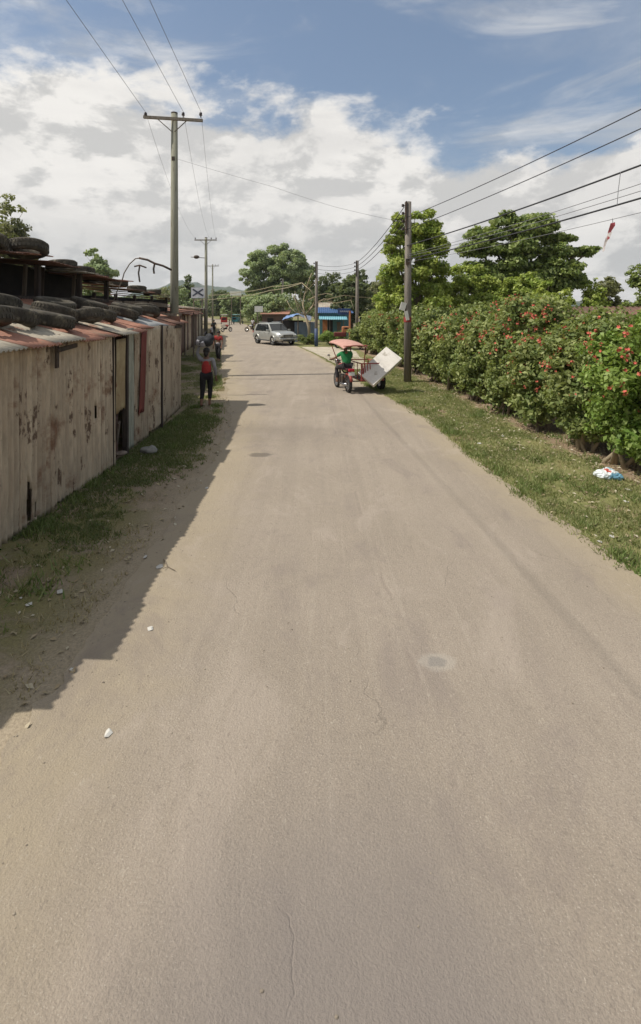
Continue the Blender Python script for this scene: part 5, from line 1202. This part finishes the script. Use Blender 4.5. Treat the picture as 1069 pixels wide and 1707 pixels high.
# low bushes near the pavement
def bush(label, x_, y_, w, h, n, sz, mt, seed):
    rs = np.random.RandomState(seed); bl = [((rs.uniform(-.6,.6)*w, rs.uniform(-.3,.3)*w, h*rs.uniform(.3,.6)), (w*.42, w*.38, h*.38)) for _ in range(7)]
    t_ = thing('bush', label, 'bush', (x_, y_, 0), 0, 'low bushes beyond the pavement'); p, nv = blob_points(bl, n, rs, .36, 22, .4); leafmesh('foliage', p, sz, mt, t_, nv, rs)
    mb = MB()
    for k in range(5): mb.tube([(rs.uniform(-.2,.2)*w,0,-.02), (rs.uniform(-.5,.5)*w, rs.uniform(-.2,.2)*w, h*.6)], [.03,.01], 5)
    mb.build('stems', M_bark, t_)
bush('low dark green bush left of the blue-footed pole', -1.0, 40.2, .85, .95, 4000, .10, M_hedge, 61)
bush('low green bush right of the blue-footed pole', .9, 39.6, 1.2, 1.25, 6500, .10, M_hedge_b, 62)
bush('green bush in front of the orange cart', 1.75, 35.0, .7, .8, 4500, .10, M_hedge, 63)
bush('leafy bush at the far end of the hedge', 2.9, 35.4, 1.3, 2.0, 9000, .12, M_hedge, 64)

# ------------------------------------------------------------------ far traffic
def far_trike(label, loc, rz, bodym, roofm):
    t_ = thing('passenger_tricycle', label, 'tricycle', loc, rz, 'tricycles far down the road')     # local -y faces us
    o = MB().box((0,.2,.85), (1.15,1.5,.95)).build('cabin', bodym, t_); bevel(o, .10, 3)
    o = MB().box((0,.2,1.72), (1.25,1.8,.12)).build('roof', roofm, t_); bevel(o, .05, 2)
    for s_ in (-1,1):
        for yy in (-.45, .85): MB().tube([(s_*.52,yy,1.3),(s_*.52,yy,1.68)], .03, 6).build('roof_post', M_iron, t_)
    MB().box((0,-.56,1.0), (.7,.04,.3)).build('rear_panel', M_dark, t_)
    for (xx, yy) in ((-.5,.3),(.95,-.2),(.95,1.1)):
        w__ = wheel(t_, 0, 0, .29, .12, M_rubber_new, M_chrome, .6); w__.location = (xx, yy, 0)
    o = MB().box((.95,.4,.72), (.24,.75,.12)).build('seat', M_black, t_); bevel(o, .03)
    MB().tube([(.95,-.2,.3),(.95,.3,.5),(.95,1.1,.35)], .04, 6).tube([(.95,1.1,.3),(.95,.95,1.0)], .03, 6).tube([(.65,.95,1.0),(1.25,.95,1.0)], .02, 6).tube([(.5,.5,.5),(.95,.5,.5)], .03, 6).build('bike_frame', M_iron, t_)
    return t_
far_trike('red tricycle cabin with a white roof at the far end of the road', (-17.4, 92, .012), R(10), M_red, plain('white_roof_paint', (.66,.62,.54)))
far_trike('teal tricycle cabin beside the red one at the far end of the road', (-15.8, 95, .012), R(-12), mat('teal_paint', (.05,.22,.25), (.04,.18,.2), 4, rough=.4), plain('teal_roof_paint', (.25,.45,.45)))
def motorbike(label, loc, rz, col):
    t_ = thing('motorbike', label, 'motorbike', loc, rz, 'small motorbikes far off')
    for yy in (0, 1.2): w__ = wheel(t_, 0, 0, .29, .09, M_rubber_new, M_chrome, .7, nspoke=8); w__.location = (0, yy, 0)
    MB().tube([(0,0,.3),(0,.5,.45),(0,1.0,.8)], .05, 6).tube([(0,1.2,.3),(0,1.0,.95)], .03, 6).tube([(-.3,.95,1.0),(.3,.95,1.0)], .018, 6).build('frame', M_iron, t_)
    o = MB().box((0,.15,.72), (.22,.75,.10)).build('seat', M_black, t_); bevel(o, .03); o = MB().ball((0,.65,.74), (.12,.25,.12), 10, 7).build('fuel_tank', col, t_, smooth=True)
    MB().box((0,.5,.42), (.22,.3,.25)).build('engine', M_iron, t_)
    return t_
motorbike('parked dark motorbike at the left verge before the far shacks', (-11.9, 62, .012), R(-40), M_red)
motorbike('pale motorbike standing by the brown stall left of the silver car', (-7.9, 62, .012), R(70), M_white)
person('far person in a white shirt standing beside the pale motorbike', (-8.5, 64, .012), R(160), pose2,
       [('white_shirt', M_white, [[('pelvis', (.145,.12)), ('waist', (.135,.11)), ('chest', (.155,.12)), (('pelvis','neck',.95), (.07,.06))], [('chest', (.155,.12)), ('shl', .07), (('shl','ell',.7), .058)], [('chest', (.155,.12)), ('shr', .07), (('shr','elr',.7), .058)]]), ('trousers', M_jeans, [trou('l'), trou('r')])])

# ------------------------------------------------------------------ litter
M_paper = plain('white_litter', (.55,.53,.48), .8)
pbg = thing('plastic_bag', 'crumpled blue and white plastic bag lying on the grass under the hedge', 'plastic bag', (4.72, 8.42, .01))
M_bag, bt, bp, _ = newmat('printed_plastic'); bo = bt.node('ShaderNodeTexCoord').outputs['Object']
bc = bt.mix(bt.smooth(bt.noise(bo, 5, 1), .50, .60), (.70,.74,.74), (.16,.34,.46)); bc = bt.mix(bt.smooth(bt.noise(bt.mapping(bo, (4,4,4)), 8, 2), .60, .64), bc, (.50,.10,.07)); bt.put(bp.inputs['Base Color'], bc); bp.inputs['Roughness'].default_value = .35
def crumple(c, r, amp, seed):
    mb = MB().ball(c, r, 30, 20); c = Vector(c); mb.v = [v+(v-c).normalized()*amp*(fr(v.x, v.y, v.z+seed, 9, 3)+.5*abs(fr(v.x+4, v.y, v.z+seed, 22, 2))) for v in mb.v]
    for v in mb.v: v.z = max(v.z, 0)
    return mb
crumple((0,0,.06), (.20,.13,.08), .05, 2).build('bag_body', M_bag, pbg); crumple((.14,-.05,.04), (.08,.07,.05), .04, 6).build('bag_handle', M_bag, pbg)
random.seed(31)
spots = [(35,1000,'pair of white scraps lying in the shade by the near shack'),(48,1010,"smaller of the two white scraps in the shade by the near shack"),(242,931,'pale flat scrap on the shaded dirt'),(265,947,"tiny pale scrap just inside the shadow beside the twig"),(250,1052,"small scrap on sunlit dirt right of the shadow edge"),(345,815,'small white scrap at the sunlit road edge'),
         (690,680,'white paper scrap on grass just past the tricycle'),(800,740,'curled pale husk on the verge'),(838,728,"pale husk on the verge below the middle of the hedge"),(858,750,"small pale scrap between the road edge and the hedge"),(1045,838,"lower of two pale scraps at the right edge of the photo"),(1047,818,'white paper scrap at the right edge of the photo'),(1020,896,"pale scrap close to the road edge at far right"),(1000,905,"small scrap nearest the camera on the right verge"),(690,655,"pale scrap on the grass beyond the sidecar wheel"),(760,715,"pale scrap on the grass at the road's bend edge"),(180,1225,"pale scrap on the dusty left road edge near the camera"),(120,1120,"pale scrap inside the shadow at its near end"),(245,750,'crumpled pale plastic against the foot of the shack'),(100,990,"faint scrap in the shaded grass by the near shack wall")]
for k, (a, b, lb) in enumerate(spots):
    d = F*CH/(b-HY); P = Vector(((a-CX)/F*d, d, .012)); n = 7; r = random.uniform(.025, .055)*min(1, .25+d/9)
    vs = [P+Vector((r*random.uniform(.5,1.2)*math.cos(6.283*i/n), r*random.uniform(.6,1.6)*math.sin(6.283*i/n), random.uniform(.001,.014))) for i in range(n)]+[P+Vector((.3*r,.2*r,.014))]
    o = link_mesh('litter_scrap', vs, [(i, (i+1) % n, n) for i in range(n)], M_paper); m = o.modifiers.new('t', 'SOLIDIFY'); m.thickness = .003
    tag(o, lb or 'small pale scrap of litter lying on the verge beside the road', 'litter', 'scraps of litter on the verges')
# fallen twig and clods at the near left edge
tw = MB(); P = Vector((bx(275,5.4), 5.5, .02)); tw.tube([P+Vector((-.09,.16,0)), P, P+Vector((.11,-.10,.01))], [.006,.005,.003], 5); tw.tube([P, P+Vector((-.03,-.08,.02))], [.004,.002], 5)
tag(tw.build('twig', M_bark), 'thin fallen twig at the shadow edge on the left verge', 'twig')
st_ = lump((bx(240,9.8)+.05, 9.9, .06), (.17,.12,.07), .05, 3); tag(st_.build('stone', mat('pale_stone', (.28,.27,.24), (.2,.19,.17), 6, rough=.95), smooth=True), 'flat grey stone at the foot of the shack gap', 'stone')
rb = thing('rubble_pile', 'rubble and broken boards spilling from the gap in the shack wall', 'rubble', (-3.85, 9.5, 0))
for k in range(7):
    q = lump((random.uniform(-.25,.15), random.uniform(-.25,.25), random.uniform(.03,.16)), (random.uniform(.05,.13), random.uniform(.05,.12), random.uniform(.03,.07)), .03, k)
    q.build('rubble_stone', mat('rubble', (.26,.21,.17), (.17,.13,.10), 6, rough=.95) if k == 0 else bpy.data.materials['rubble'], rb, smooth=True)
MB().box((.02,.1,.35), (.03,.09,.75), (.35,.2,.1)).build('broken_board', M_wood, rb)

# ------------------------------------------------------------------ haze
hz, ht, hp, hout = newmat('haze_air'); ht.n.remove(hp)
pvn = ht.node('ShaderNodeVolumePrincipled', {'Color': (.80,.86,.92,1), 'Density': .00022, 'Anisotropy': .2}); ht.l.new(pvn.outputs[0], hout.inputs['Volume'])
tag(MB().box((0, 1120, 64), (2960, 2420, 130)).build('haze', hz), kind='stuff')
